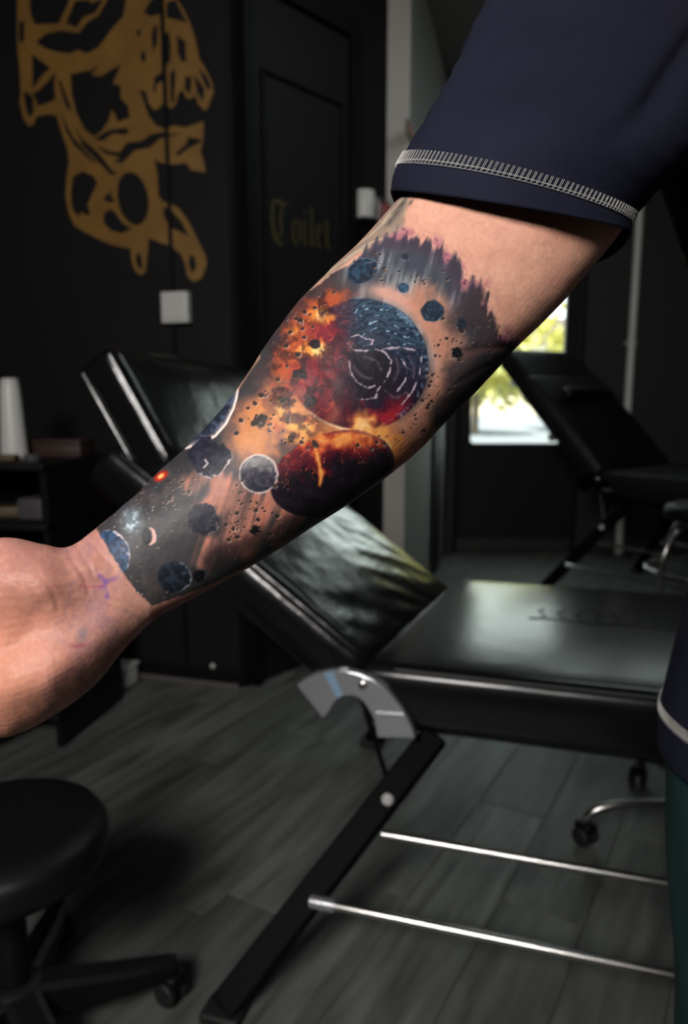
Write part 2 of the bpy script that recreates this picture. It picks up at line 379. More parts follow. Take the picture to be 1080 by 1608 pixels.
    lay(C(150, 172, 184), g * (.5 + n3 * .6)); lay(C(225, 240, 246), g ** 2 * sstep(.45, .8, n3))
    star = vnoise(x / 2.6, y / 2.6, 77)
    lay(C(220, 226, 230), sstep(.93, .985, star) * sstep(330, 250, x) * .8)
    g = np.exp(-((((x - 252) * .8 + (y - 747) * -.5) / 11) ** 2 + (((x - 252) * .5 + (y - 747) * .8) / 6) ** 2))
    lay(C(190, 50, 34), sstep(.15, .5, g)); lay(C(255, 190, 110), sstep(.6, .95, g))

    def globe(cx, cy, rx, ry, ang, body, dark, rim, rim_dir, rimw=.16, rough=.05, seed=0, lit=.5):
        R_ = max(rx, ry) * 1.5; sel = np.nonzero((np.abs(x - cx) < R_) & (np.abs(y - cy) < R_))[0]
        if not len(sel): return
        xs, ys, q3 = x[sel], y[sel], n3[sel]; cs = col[sel]
        def lay_(c, m_):
            m_ = np.clip(m_, 0, 1)[:, None]; cs[:] = cs * (1 - m_) + c * m_
        ca, sa = math.cos(ang), math.sin(ang); dx, dy = xs - cx, ys - cy
        a = (dx * ca + dy * sa) / rx; b = (-dx * sa + dy * ca) / ry
        nn = fbm(xs, ys, max(6., rx * .45), 31 + seed, 3); rho = np.hypot(a, b) + (nn - .5) * rough * 4
        m = sstep(1.0, 1.0 - 2.2 / max(rx, 4), rho)
        rd = (a * rim_dir[0] + b * rim_dir[1]) / np.maximum(np.hypot(a, b), 1e-3)
        lay_(dark, m)
        lay_(body, m * sstep(.35, .7, fbm(xs, ys, max(3., rx * .2), 41 + seed, 3)) * lit * 1.4)
        rm = m * sstep(1 - rimw, 1 - rimw * .25, rho + (q3 - .5) * rimw * 1.2) * sstep(.0, .5, rd)
        lay_(rim, rm * .92)
        lay_(rim, m * sstep(.64, .8, q3) * sstep(.1, 1., rd * rho) * .6)
        col[sel] = cs

    # big crescent on the outer edge
    cd = poly_sd(x, y, [(292, 704), (316, 696), (338, 684), (354, 666), (366, 642), (371, 622), (373, 606), (330, 620), (270, 700)])
    m = sstep(1, -1, cd); lay(C(56, 62, 84), m); lay(C(104, 124, 150), m * sstep(.4, .7, n3) * .6); lay(C(40, 42, 58), m * sstep(.55, .7, n2) * .7)
    rl = line_d(x, y, [(292, 704), (316, 696), (338, 684), (354, 666), (366, 642), (371, 622), (373, 606)])
    lay(C(206, 190, 186), m * sstep(13, 3, rl + n3 * 8) * .75); lay(C(238, 218, 210), sstep(2.6, 1., rl))
    # big planet
    dx, dy = x - 586, y - 572
    nn = fbm(x, y, 18, 61, 4)
    rp = np.hypot((x - 568) / 104., (y - 572) / 103.)
    m = sstep(1.015, .985, rp + (n3 - .5) * .03 * sstep(560, 520, x))
    edge = sstep(505, 560, x + (nn - .5) * 60)                    # fire eats the left flank
    m = m * edge
    lay(C(44, 36, 56), m)
    lay(C(62, 92, 116), m * sstep(590, 480, y + (x - 590) * -.45 + (nn - .5) * 40) * .95)
    wave = np.sin((dy * .62 + 4 * np.sin(dx * .05 + 1.) + nn * 13)) * .5 + .5
    lay(C(30, 40, 62), m * sstep(.35, .65, wave) * sstep(610, 520, y + (x - 590) * -.4) * .7)
    lay(C(150, 188, 210), m * sstep(.88, .99, wave * .66 + n3 * .46) * sstep(585, 510, y + (x - 590) * -.4) * .85)
    lay(C(40, 34, 44), m * sstep(1.0, .6, np.hypot((x - 584) / 50., (y - 586) / 44.) + (nn - .5) * .3) * .85)
    lay(C(96, 34, 56), m * sstep(560, 530, x + (nn - .5) * 30) * .7)
    lay(C(104, 26, 50), m * sstep(30, 6, line_d(x, y, [(530, 640), (560, 662), (600, 660), (630, 640)]) + (nn - .5) * 36) * .9)
    lay(C(180, 40, 54), m * sstep(14, 0, line_d(x, y, [(578, 644), (604, 660), (628, 646)]) + (nn - .5) * 30) * .9)
    for L in ([(556, 576), (566, 590), (584, 594)], [(570, 560), (590, 566), (598, 580)], [(620, 560), (626, 580), (618, 600)], [(642, 560), (650, 576), (648, 592)], [(604, 612), (620, 626), (640, 616)]):
        lay(C(96, 86, 100), m * sstep(3., .4, line_d(x, y, L) + (n3 - .5) * 5) * .8)
    # broken crust: pale cracks
    for L in ([(546, 540), (550, 530), (562, 526), (574, 532), (586, 534), (582, 544)], [(546, 540), (554, 550), (572, 551), (590, 549), (604, 553), (614, 566), (612, 584), (604, 598), (592, 614), (590, 624), (572, 628), (556, 624)],
              [(548, 566), (550, 584), (560, 600), (578, 610), (588, 606)], [(632, 566), (640, 580), (636, 598), (624, 614)], [(600, 548), (630, 546), (652, 550)], [(662, 560), (658, 590), (646, 616), (630, 636)]):
        dl = line_d(x, y, L) + (n3 - .5) * 3.5
        lay(C(196, 180, 192), m * sstep(1.7, .4, dl + .8 * sstep(.5, .35, n2)) * .9)
    lay(C(150, 176, 200), m * sstep(.90, .97, rp) * sstep(590, 640, x) * .45 * sstep(.4, .6, n3))
    lay(C(190, 150, 170), m * sstep(.62, .74, n3 * .6 + nn * .4) * sstep(.7, .95, rp) * sstep(560, 610, y) * sstep(590, 620, x) * .7)
    # lower left limb of the planet: red crust edge
    lay(C(110, 26, 44), sstep(1.03, .99, np.hypot((x - 566) / 116., (y - 566) / 108.)) * sstep(540, 500, x + (nn - .5) * 30) * sstep(600, 640, y) * .85)
    limb = np.abs(np.hypot((x - 566) / 116., (y - 566) / 108.) - 1.02)
    lay(C(246, 208, 168), sstep(.03, .006, limb + (n3 - .5) * .02) * sstep(640, 655, y) * sstep(596, 560, x) * sstep(452, 462, x) * .85)
    cr = np.abs(fbm(x, y, 22, 71, 3) - .5)
    lay(C(214, 84, 60), sstep(.022, .006, cr) * fire * .75)
    lay(C(52, 22, 34), sstep(.42, .62, n2) * fire * sstep(560, 520, x) * sstep(480, 540, y) * .65)
    lay(C(40, 18, 30), sstep(.62, .72, nn) * fire * sstep(540, 500, x) * .6)
    # fire spill under the planet
    sp = line_d(x, y, [(560, 690), (572, 664), (580, 690), (612, 700)])
    lay(C(240, 156, 70), sstep(26, 4, sp + (n2 - .5) * 30) * .9); lay(C(252, 214, 150), sstep(14, 0, sp + (n2 - .5) * 22) * .8)
    # lower planet
    ca, sa = math.cos(-.33), math.sin(-.33); ddx, ddy = x - 521, y - 744
    a = (ddx * ca + ddy * sa) / 100.; b = (-ddx * sa + ddy * ca) / 64.
    r2 = np.hypot(a, b); m2 = sstep(1.015, .985, r2 + (n2 - .5) * .10 * sstep(0, -.4, b))
    lay(C(30, 24, 36), m2)
    lay(C(52, 36, 58), m2 * sstep(.45, .7, nn) * .7)
    lay(C(112, 26, 44), m2 * sstep(.05, -.45, b + (n2 - .5) * .8) * .95)
    lay(C(186, 44, 50), m2 * sstep(-.5, -.9, b + (n2 - .5) * .7 - .0) * .8)
    sp = line_d(x, y, [(456, 692), (490, 690), (530, 690), (566, 686), (604, 678)])
    lay(C(206, 92, 44), m2 * sstep(24, 4, sp + (n2 - .5) * 34) * .95); lay(C(240, 166, 84), sstep(13, 0, sp + (n2 - .5) * 30) * .85)
    sp = line_d(x, y, [(494, 700), (500, 724), (504, 742), (502, 762)]); lay(C(216, 104, 46), sstep(6, 1.5, sp + (n2 - .5) * 8) * .95); lay(C(250, 190, 90), sstep(2.5, .5, sp + (n2 - .5) * 4) * .8)
    lay(C(226, 110, 60), m2 * sstep(.016, .004, cr) * sstep(.2, -.3, b) * .8)
    lay(C(120, 70, 100), m2 * sstep(.04, .01, np.abs(r2 - .97)) * sstep(0, .3, a) * .5)
    # globes and rocks
    W = C(222, 208, 204)
    globe(406, 744, 30, 30, 0, C(92, 88, 104), C(44, 42, 60), C(224, 206, 200), (.5, -.85), .16, .03, 1, .5)
    lay(C(168, 166, 160), sstep(1, .9, np.hypot((x - 406) / 29., (y - 744) / 29.)) * sstep(744, 726, y + (n3 - .5) * 22) * .75)
    lay(C(236, 220, 210), sstep(3, .8, np.abs(np.hypot(x - 406, y - 744) - 30) + n3 * 1.6) * .8)
    globe(331, 718, 33, 30, .5, C(62, 62, 80), C(42, 43, 58), C(226, 206, 200), (.9, .3), .20, .16, 2, .6)
    lay(W, sstep(2, .6, line_d(x, y, [(322, 722), (326, 728), (320, 734)])) * .8)
    globe(320, 815, 26, 26, 0, C(58, 58, 76), C(46, 46, 60), C(170, 150, 146), (.9, .3), .10, .12, 3, .5)
    globe(274, 906, 27, 26, 0, C(58, 72, 90), C(36, 40, 52), C(200, 202, 206), (.85, .1), .14, .05, 4, .6)
    globe(313, 904, 12, 11, 0, C(60, 64, 74), C(26, 28, 36), C(150, 150, 156), (.9, -.2), .22, .08, 5, .3)
    globe(176, 868, 28, 38, -.25, C(66, 100, 136), C(44, 66, 98), C(232, 208, 206), (.95, -.35), .15, .03, 6, .7)
    globe(569, 425, 26, 19, -.42, C(62, 94, 118), C(42, 52, 70), C(130, 170, 196), (.6, -.7), .12, .04, 7, .5)
    globe(633, 452, 9.5, 9, 0, C(70, 106, 136), C(50, 74, 100), C(150, 180, 200), (.5, .5), .2, .04, 8, .6)
    globe(679, 489, 19, 18, 0, C(60, 84, 108), C(40, 54, 72), C(160, 180, 196), (-.2, .9), .12, .05, 9, .5)
    globe(724, 509, 9.5, 10, 0, C(60, 78, 98), C(44, 54, 68), C(170, 170, 176), (-.8, .4), .25, .06, 10, .4)
    globe(718, 554, 12, 10, .3, C(52, 52, 58), C(34, 34, 40), C(206, 196, 188), (-.5, .8), .34, .16, 11, .3)
    globe(635, 404, 8, 7, 0, C(74, 84, 96), C(50, 58, 72), C(150, 160, 170), (0, 1), .3, .1, 12, .3)
    globe(494, 540, 11, 8, .1, C(60, 40, 48), C(40, 28, 36), C(220, 60, 60), (0, -1), .3, .1, 13, .3)
    globe(487, 632, 11, 11, 0, C(60, 36, 44), C(42, 26, 34), C(150, 70, 60), (0, 1), .2, .2, 14, .4)
    globe(470, 588, 13, 9, .2, C(56, 36, 44), C(38, 26, 34), C(150, 60, 60), (0, 1), .2, .2, 15, .4)
    globe(407, 662, 14, 10, -.5, C(80, 68, 58), C(58, 50, 46), C(196, 150, 110), (-.5, .7), .3, .22, 16, .3)
    globe(443, 628, 7, 7, 0, C(84, 82, 60), C(56, 54, 42), C(240, 190, 110), (0, 1), .3, .2, 17, .3)
    globe(400, 832, 9, 9, .6, C(46, 44, 46), C(30, 28, 32), C(190, 150, 130), (-.7, .7), .3, .2, 18, .3)
    globe(456, 690, 7, 8, 0, C(100, 70, 50), C(72, 50, 40), C(230, 150, 80), (0, 1), .3, .2, 19, .3)
    globe(495, 698, 8, 6, .4, C(90, 70, 50), C(66, 52, 42), C(230, 150, 80), (0, 1), .3, .2, 20, .3)
    # crescent crater near the wrist
    d1 = np.hypot((x - 236) / 9.5, (y - 843) / 14.5) + (n3 - .5) * .25; d2 = np.hypot((x - 231) / 8.5, (y - 842) / 14.)
    lay(C(34, 34, 40), sstep(1.05, .9, d2)); lay(C(224, 178, 168), sstep(1.02, .9, d1) * sstep(.85, 1.05, d2))
    # scattered rubble: dark grains with a light lower rim
    rng = random.Random(11)
    spots = []
    def scatter(n, pts, spread, r0, r1):
        for i in range(n):
            k = rng.randrange(len(pts) - 1); t = rng.random()
            px_ = pts[k][0] * (1 - t) + pts[k + 1][0] * t + rng.gauss(0, spread); py_ = pts[k][1] * (1 - t) + pts[k + 1][1] * t + rng.gauss(0, spread)
            spots.append((px_, py_, .84 * (r0 + (r1 - r0) * rng.random() ** 2.6)))
    scatter(46, [(420, 610), (400, 660), (440, 680), (470, 690)], 17, 1.6, 5.5)
    scatter(60, [(560, 712), (610, 700), (640, 680), (672, 630), (690, 590)], 9, 1.2, 3.6)
    scatter(34, [(700, 500), (716, 560), (700, 620)], 17, 1.2, 3.6)
    scatter(16, [(594, 404), (600, 440)], 7, 1.4, 3.2)
    scatter(12, [(620, 410), (690, 450)], 14, 1., 2.8)
    scatter(30, [(440, 560), (470, 500), (520, 478)], 14, 1.6, 5)
    scatter(46, [(440, 776), (400, 800), (372, 830), (366, 850)], 14, 1.2, 4.6)
    scatter(14, [(450, 812), (426, 850)], 12, 1.2, 4)
    scatter(26, [(270, 745), (290, 760), (268, 790), (240, 790)], 10, 1.4, 4.6)
    scatter(12, [(206, 786), (250, 770)], 7, 1., 2.6)
    scatter(10, [(372, 760), (392, 790)], 8, 1.2, 4)
    scatter(20, [(760, 490), (740, 540), (780, 540)], 16, 1., 3.)
    for (a_, b_, r_) in spots:
        s = (np.abs(x - a_) < r_ * 2.4) & (np.abs(y - b_) < r_ * 2.4)
        if not s.any(): continue
        xs, ys = x[s], y[s]; nq = vnoise(xs / 2.6, ys / 2.6, 5)
        dd = np.hypot((xs - a_) * .85, ys - b_) / r_ + (nq - .5) * .55
        dr = np.hypot((xs - a_ - r_ * .35) * .85, ys - b_ - r_ * .4) / r_ + (nq - .5) * .55
        cs = col[s]; k = (sstep(1.25, 1.0, dr) * .55)[:, None]; cs = cs * (1 - k) + C(214, 176, 158) * k
        k = (sstep(1.1, .85, dd) * .92)[:, None]; cs = cs * (1 - k) + C(56, 48, 50) * k
        col[s] = cs
    tc_ = np.clip(col, 0, 1) ** 1.2; lum = (tc_ @ np.array([.3, .55, .15], np.float32))[..., None]; tc_ = tc_ * .86 + lum * .14
    col[:] = base * (1 - M[..., None]) + tc_ * M[..., None]
    lay(C(140, 82, 78), sstep(16, 4, line_d(x, y, [(246, 966), (300, 942), (360, 910), (420, 878)])) * (1 - M) * .8)
    # bare strip along the outer edge above the crescent
    lay(C(196, 144, 118), sstep(7, 2, line_d(x, y, [(404, 560), (388, 580), (372, 606)])) * .9)
    # needle texture
    return np.clip(col * (1 + (n3[..., None] - .5) * .10), 0, 1)

# ---------------------------------------------------------------- the room
H = 3.1
A = np.array([-.421, 2.845])                                   # outer corner between mural wall and toilet wall
dl = np.array([math.cos(math.radians(-16)), math.sin(math.radians(-16))])    # along the mural wall, to the right
ds = np.array([math.cos(math.radians(50)), math.sin(math.radians(50))])      # along the toilet wall, going back
E = A + ds * .955                                              # end of the toilet wall
E2 = E + np.array([.105, .03])                                  # white pier
FWY = 5.36                                                     # inner face of the street front
FL = np.array([.755, FWY])
B = A - dl * 2.9
nl = np.array([-dl[1], dl[0]]); ns = np.array([-ds[1], ds[0]])  # normals pointing away from the room

def struct(o): o['kind'] = 'structure'; return o
def wall(name, p0, p1, mat_, z0=0, z1=H, t=.12, side=1, parent=None):
    p0 = np.array(p0, float); p1 = np.array(p1, float); d = p1 - p0; d /= np.linalg.norm(d); n = np.array([-d[1], d[0]]) * side * t
    m = MB(); q = [p0, p1, p1 + n, p0 + n]
    m.add([(*a, z0) for a in q] + [(*a, z1) for a in q], [(0, 1, 2, 3), (4, 7, 6, 5), (0, 4, 5, 1), (1, 5, 6, 2), (2, 6, 7, 3), (3, 7, 4, 0)])
    o = m.build(name, mat_, parent, False)
    return o if parent else struct(o)
wall('wall_left', B, A, M['black_wall'])
wall('wall_back', (-3.3, -2.0), (3.5, -2.0), M['grey_wall'], side=-1)
wall('wall_right', (3.4, -2.0), (3.4, FWY + .15), M['grey_wall'], side=-1)
wall('wall_far_left', (-3.2, -2.0), (-3.2, B[1] + .1), M['black_wall'])
wt = wall('wall_toilet', A, E, M['black_wall'])
wall('wall_pier', E, E2, M['white_trim'], t=.14)
wall('wall_white', E2, FL + np.array([0, .1]), M['white_wall'], t=.12)
m = MB(); m.box(-3.4, 3.6, -2.2, FWY + .2, H, H + .12); struct(m.build('ceiling', M['ceiling'], None, False))
# threshold strip along the foot of the mural wall and dark skirting along the toilet wall
def strip(name, p0, p1, mat_, h, t, side):
    p0 = np.array(p0); p1 = np.array(p1); d = (p1 - p0) / np.linalg.norm(p1 - p0); n = np.array([-d[1], d[0]]) * side
    o = wall(name, p0 + n * .001, p1 + n * .001, mat_, .0005, h, t, side); o.data.name = name
    b = o.modifiers.new('bevel', 'BEVEL'); b.width = .004; b.segments = 2; return o
strip('trim_1', A - dl * .46, A, M['pink_board'], .022, .022, -1)
strip('baseboard_left', A - dl * 2.8, A - dl * .0, M['dark_gap'], .075, .010, -1)
strip('baseboard_toilet', A + ds * .02, E, M['dark_gap'], .075, .012, -1)

# street front with glazed door; unseen transom window added for reflections on the leather
DX0, DX1, DZ = .80, 1.70, 2.42
TX0, TX1, TZ0, TZ1 = 1.50, 2.75, 2.62, 2.98
m = MB(); y0, y1 = FWY, FWY + .15
m.box(.62, DX0, y0, y1, 0, H); m.box(DX0, 3.5, y0, y1, DZ, TZ0); m.box(DX0, 3.5, y0, y1, TZ1, H); m.box(DX1, 3.5, y0, y1, 0, DZ)
m.box(DX0, TX0, y0, y1, TZ0, TZ1); m.box(TX1, 3.5, y0, y1, TZ0, TZ1)
struct(m.build('wall_front', M['grey_wall'], None, False))
tw = MB(); tw.box(TX0 - .0, TX1, y0 + .03, y0 + .075, TZ0, TZ0 + .04); tw.box(TX0, TX1, y0 + .03, y0 + .075, TZ1 - .04, TZ1)
for x in (TX0, 2.10, TX1 - .04): tw.box(x, x + .04, y0 + .03, y0 + .075, TZ0, TZ1)
win = struct(tw.build('added_transom', M['dark_gap'], None, False))
for a, b in ((TX0 + .04, 2.10), (2.14, TX1 - .04)):
    MB().box(a, b, y0 + .047, y0 + .053, TZ0 + .04, TZ1 - .04).build('pane', M['glass'], win, False)
# the street door: leaf with rounded glass opening, pane, knob, frame
GX0, GX1, GZ0, GZ1 = .92, 1.575, .805, 2.28
def rrect(x0, x1, z0, z1, r, n=5):
    P = []
    for cx, cz, a in ((x0 + r, z0 + r, 180), (x1 - r, z0 + r, 270), (x1 - r, z1 - r, 0), (x0 + r, z1 - r, 90)):
        for k in range(n + 1):
            t = math.radians(a + 90 * k / n); P.append((cx + r * math.cos(t), cz + r * math.sin(t)))
    return P
def frame_mesh(out, inn, ya, yb):
    m = MB(); n = len(out); vs = [(x, ya, z) for x, z in out] + [(x, ya, z) for x, z in inn] + [(x, yb, z) for x, z in out] + [(x, yb, z) for x, z in inn]; fs = []
    for i in range(n):
        k = (i + 1) % n; fs += [(i, k, n + k, n + i), (2 * n + k, 2 * n + i, 3 * n + i, 3 * n + k), (i, 2 * n + i, 2 * n + k, k), (n + k, 3 * n + k, 3 * n + i, n + i)]
    return m.add(vs, fs)
dr = frame_mesh(rrect(DX0 + .025, DX1 - .025, .0015, DZ - .02, .001), rrect(GX0, GX1, GZ0, GZ1, .03), FWY + .04, FWY + .085).build('door_2', M['door_black'], None, False); struct(dr)
MB().box(GX0 - .01, GX1 + .01, FWY + .059, FWY + .065, GZ0 - .01, GZ1 + .01).build('pane', M['glass'], dr, False)
k = MB().lathe([(.012, 0), (.012, .03), (.034, .04), (.040, .055), (.034, .070), (.014, .076)], 20); 
ko = k.build('door_knob', M['white_plastic'], dr); ko.location = (1.50, FWY + .04, .86); ko.rotation_euler = (math.pi / 2, 0, 0)
fr = MB(); fr.box(DX0, DX0 + .022, FWY - .012, FWY + .1, 0, DZ); fr.box(DX1 - .022, DX1, FWY - .012, FWY + .1, 0, DZ); fr.box(DX0, DX1, FWY - .012, FWY + .1, DZ - .018, DZ)
fr.build('door_frame', M['dark_gap'], dr, False)
strip('baseboard_front', (DX1 + .01, FWY), (3.39, FWY), M['baseboard'], .10, .016, -1)
strip('baseboard_right', (3.4, -1.9), (3.4, FWY - .02), M['baseboard'], .10, .016, 1)
sill = MB().box(DX0 + .03, DX1 - .03, FWY + .022, FWY + .038, .015, .10).build('kick_plate', M['baseboard'], dr, False)

# flat dark strip on the white wall
wd = (FL - E2) / np.linalg.norm(FL - E2); wn = np.array([wd[1], -wd[0]])
q0 = E2 + wd * 1.02
strip('trim_2', q0, q0 + wd * .34, M['door_black'], 2.05, .006, -1)
# white pipe on the street front
pc = thing('wall_pipe', 'thin off-white vertical pipe on the dark street wall, right of the door', 'pipe', (2.02, FWY - .032, 0))
MB().tube([(0, 0, .0), (0, 0, H)], .027, 12).build('tube', M['white_plastic'], pc)
for z in (.4, 1.5, 2.6): MB().box(-.04, .04, .002, .032, z, z + .03).build('clip', M['white_trim'], pc, False)

# ---------------------------------------------------------------- floor of separate planks
fl = MB().box(-3.4, 3.6, -2.2, FWY + .15, -.06, -.009).build('floor', M['dark_gap'], None, False); struct(fl)
PA = math.radians(60); pd = np.array([math.cos(PA), math.sin(PA)]); pn = np.array([-pd[1], pd[0]])
PL, PW = 1.285, .192
pm = MB(); bv = .0022; hx, hy = PL / 2 - .0006, PW / 2 - .0006
pm.add([(-hx, -hy, -.009), (hx, -hy, -.009), (hx, hy, -.009), (-hx, hy, -.009), (-hx, -hy, -bv * .6), (hx, -hy, -bv * .6), (hx, hy, -bv * .6), (-hx, hy, -bv * .6),
        (-hx + bv, -hy + bv, 0), (hx - bv, -hy + bv, 0), (hx - bv, hy - bv, 0), (-hx + bv, hy - bv, 0)],
       [(0, 1, 5, 4), (1, 2, 6, 5), (2, 3, 7, 6), (3, 0, 4, 7), (4, 5, 9, 8), (5, 6, 10, 9), (6, 7, 11, 10), (7, 4, 8, 11), (8, 9, 10, 11)])
pme = pm.mesh('plank'); pme.materials.append(M['plank'])
rng = random.Random(4)
def in_room(p):
    x, y = p
    if not (-3.2 < x < 3.4 and -1.2 < y < FWY): return False
    if (p - A) @ nl > .25 and x < A[0] + .3: return False
    if (p - A) @ ns > .25 and y < FWY and x < .6: return False
    return True
for j in range(-30, 31):
    off = rng.random() * PL
    for i in range(-8, 8):
        c = pn * (j * PW) + pd * (i * PL + off) + np.array([.5, 2.])
        if not in_room(c) and not in_room(c + pd * PL * .45) and not in_room(c - pd * PL * .45): continue
        if c[1] > FWY + .62 or c[0] > 3.6: continue
        o = bpy.data.objects.new('plank', pme); COL.objects.link(o); o.location = (c[0], c[1], 0); o.rotation_euler = (0, 0, PA); o.parent = fl

# ---------------------------------------------------------------- painted mural on the left wall
def flat_paint(name, outlines, o, d, n, mat_, parent=None, thick=.0008, off=.0015):
    """closed outlines in picture measure are laid on the wall plane (o, d, n) and filled with the even-odd rule"""
    cu = bpy.data.curves.new(name, 'CURVE'); cu.dimensions = '2D'; cu.fill_mode = 'BOTH'; cu.extrude = thick
    for P in outlines:
        s = cu.splines.new('POLY'); s.points.add(len(P) - 1); s.use_cyclic_u = True
        for pt, (px, py) in zip(s.points, P):
            h = hit_plane(px, py, (*o, 0), (*n, 0)); pt.co = ((h[:2] - o) @ d, h[2], 0, 1)
    t = bpy.data.objects.new('tmp', cu); COL.objects.link(t); dg = bpy.context.evaluated_depsgraph_get()
    me = bpy.data.meshes.new_from_object(t.evaluated_get(dg)); bpy.data.objects.remove(t)
    me.name = name; me.materials.clear(); me.materials.append(mat_)
    for v in me.vertices:
        s_, z, q = v.co; p = o + d * s_ - n * (off + q); v.co = (p[0], p[1], z)
    ob = bpy.data.objects.new(name, me); COL.objects.link(ob)
    if parent: ob.parent = parent
    return ob
def sc_(P, k=1 / 2.7): return [(x * k, y * k) for x, y in P]
OUT = [(75, -120), (75, 190), (85, 300), (90, 400), (85, 430), (100, 500), (120, 535), (145, 530), (155, 495), (200, 485), (240, 490), (250, 520), (265, 570), (290, 640), (295, 690), (285, 740),
       (280, 830), (295, 910), (320, 960), (370, 990), (420, 1015), (480, 1040), (555, 1055), (560, 1110), (575, 1150), (600, 1168), (618, 1150), (625, 1090), (632, 1010), (680, 1030),
       (730, 1045), (770, 1080), (785, 1120), (795, 1170), (820, 1195), (855, 1180), (878, 1120), (870, 1080), (835, 1010), (800, 940), (760, 885), (720, 860), (690, 855), (672, 830), (668, 740),
       (660, 700), (655, 672), (680, 690), (740, 698), (790, 690), (810, 722), (872, 732), (865, 690), (850, 640), (862, 600), (864, 515), (820, 530), (790, 542), (740, 533), (700, 547), (660, 532),
       (630, 490), (612, 440), (600, 400), (590, 382), (618, 388), (632, 440), (652, 466), (672, 462), (690, 440), (694, 400), (712, 450), (728, 462), (748, 440), (756, 400), (775, 380), (790, 415), (812, 420),
       (828, 400), (840, 440), (868, 470), (884, 455), (890, 430), (906, 395), (900, 350), (870, 290), (845, 250), (830, 170), (805, 95), (775, 35), (752, 0), (720, -60), (640, -130), (400, -170), (200, -160)]
HOLES = [
 [(125, -90), (130, 60), (150, 105), (250, 102), (290, 20), (300, -20), (240, -100)],
 [(280, 100), (318, 5), (375, 0), (388, 14), (425, 0), (440, 2), (405, 55), (355, 75), (325, 120), (300, 108)],
 [(155, 180), (190, 145), (260, 130), (335, 140), (375, 92), (418, 66), (455, 0), (480, -40), (540, -20), (525, 70), (480, 120), (450, 160), (420, 200), (370, 230), (330, 212), (300, 228), (240, 222), (190, 205)],
 [(136, 228), (150, 240), (215, 290), (180, 322), (140, 378)],
 [(82, 90), (105, 95), (104, 170), (92, 185), (82, 170)],
 [(236, 305), (232, 360), (238, 420), (200, 440), (160, 450), (152, 420), (122, 400), (162, 388), (205, 345)],
 [(100, 390), (140, 400), (146, 470), (130, 500), (112, 470)],
 [(300, 315), (390, 297), (425, 272), (388, 318), (430, 325), (475, 295), (515, 275), (480, 355), (500, 360), (515, 370), (512, 415), (545, 450), (552, 500), (520, 510), (500, 520), (490, 490), (475, 465), (462, 515), (430, 560), (400, 580), (360, 550), (325, 480), (305, 400)],
 [(244, 335), (258, 345), (300, 450), (302, 480), (280, 450)],
 [(262, 470), (280, 520), (310, 580), (370, 650), (420, 700), (372, 672), (312, 612), (278, 550)],
 [(318, 540), (350, 590), (420, 650), (475, 720), (500, 740), (470, 742), (420, 690), (350, 620)],
 [(400, 592), (430, 570), (470, 550), (540, 542), (548, 566), (520, 572), (480, 565), (440, 598)],
 [(410, 618), (460, 640), (505, 648), (540, 605), (600, 598), (640, 570), (690, 560), (720, 570), (770, 570), (720, 582), (680, 588), (640, 625), (570, 640), (540, 672), (520, 692), (480, 690), (510, 668), (450, 655)],
 [(800, 580), (862, 596), (850, 606), (800, 630), (760, 660), (740, 655), (790, 610)],
 [(310, 750), (350, 726), (395, 745), (415, 775), (390, 830), (372, 870), (386, 905), (370, 915), (345, 900), (332, 920), (305, 885), (300, 820)],
 [(565 + 66 * math.cos(t) + 14 * math.sin(t), 843 + 113 * math.sin(t)) for t in [i * math.pi / 12 for i in range(24)]],
 [(435, 845), (480, 802), (470, 830), (490, 852), (470, 862)],
 [(440, 905), (470, 886), (490, 900), (520, 945), (560, 970), (520, 990), (470, 978), (440, 945)],
 [(690, 878), (730, 895), (770, 940), (802, 1002), (760, 982), (718, 962), (696, 915)],
 [(580, 1068), (600, 1085), (606, 1130), (592, 1146), (575, 1110)],
 [(805, 1080), (825, 1090), (834, 1130), (815, 1162), (800, 1120)],
 [(610, 55), (640, 0), (690, -20), (700, 55), (640, 72)],
 [(708, 10), (745, 0), (795, 100), (770, 90), (705, 76)],
 [(642, 150), (655, 105), (670, 110), (668, 185), (650, 222)],
 [(690, 160), (718, 128), (726, 200), (722, 262), (700, 285), (688, 230)],
 [(750, 150), (788, 178), (790, 262), (770, 262), (754, 225)],
 [(722, 320), (734, 290), (745, 310), (738, 440), (724, 432)],
 [(788, 322), (815, 330), (806, 405), (782, 375)],
 [(822, 312), (868, 378), (862, 432), (836, 392)],
 [(842, 280), (880, 330), (896, 370), (882, 384), (856, 330)],
 [(594, 240), (612, 212), (622, 252), (606, 268)],
 [(580, 130), (596, 122), (598, 150), (584, 156)],
 [(655, 330), (695, 300), (690, 345), (665, 360), (660, 400), (650, 380)],
]
mural = flat_paint('wall_mural', [sc_(P) for P in [OUT] + HOLES], A, dl, nl, M['gold'])
tag(mural, 'large gold skull painted on the black wall at the left', 'mural')

# black cable duct and white switch box on the mural wall
def on_left(px, py): h = hit_plane(px, py, (*A, 0), (*nl, 0)); return (h[:2] - A) @ dl, h[2]
def wallbox(m, s0, s1, z0, z1, t0, t1, o=A, d=dl, n=nl):
    q = [(s, t) for s, t in ((s0, t0), (s1, t0), (s1, t1), (s0, t1))]; P = [o + d * s - n * t for s, t in q]
    return m.add([(*p, z0) for p in P] + [(*p, z1) for p in P], [(0, 1, 2, 3), (7, 6, 5, 4), (0, 4, 5, 1), (1, 5, 6, 2), (2, 6, 7, 3), (3, 7, 4, 0)])
s_, z_ = on_left(270, 400)
cdt = wallbox(MB(), s_ - .007, s_ + .007, .08, H, .003, .012).build('cable_duct', M['black_plastic'], None, False); tag(cdt, 'narrow black cable duct running down the mural wall', 'duct')
s0, z1 = on_left(262, 461); s1, z0 = on_left(304, 508)
swb = thing('switch_box', 'white square switch box on the black wall below the skull', 'switch', (0, 0, 0))
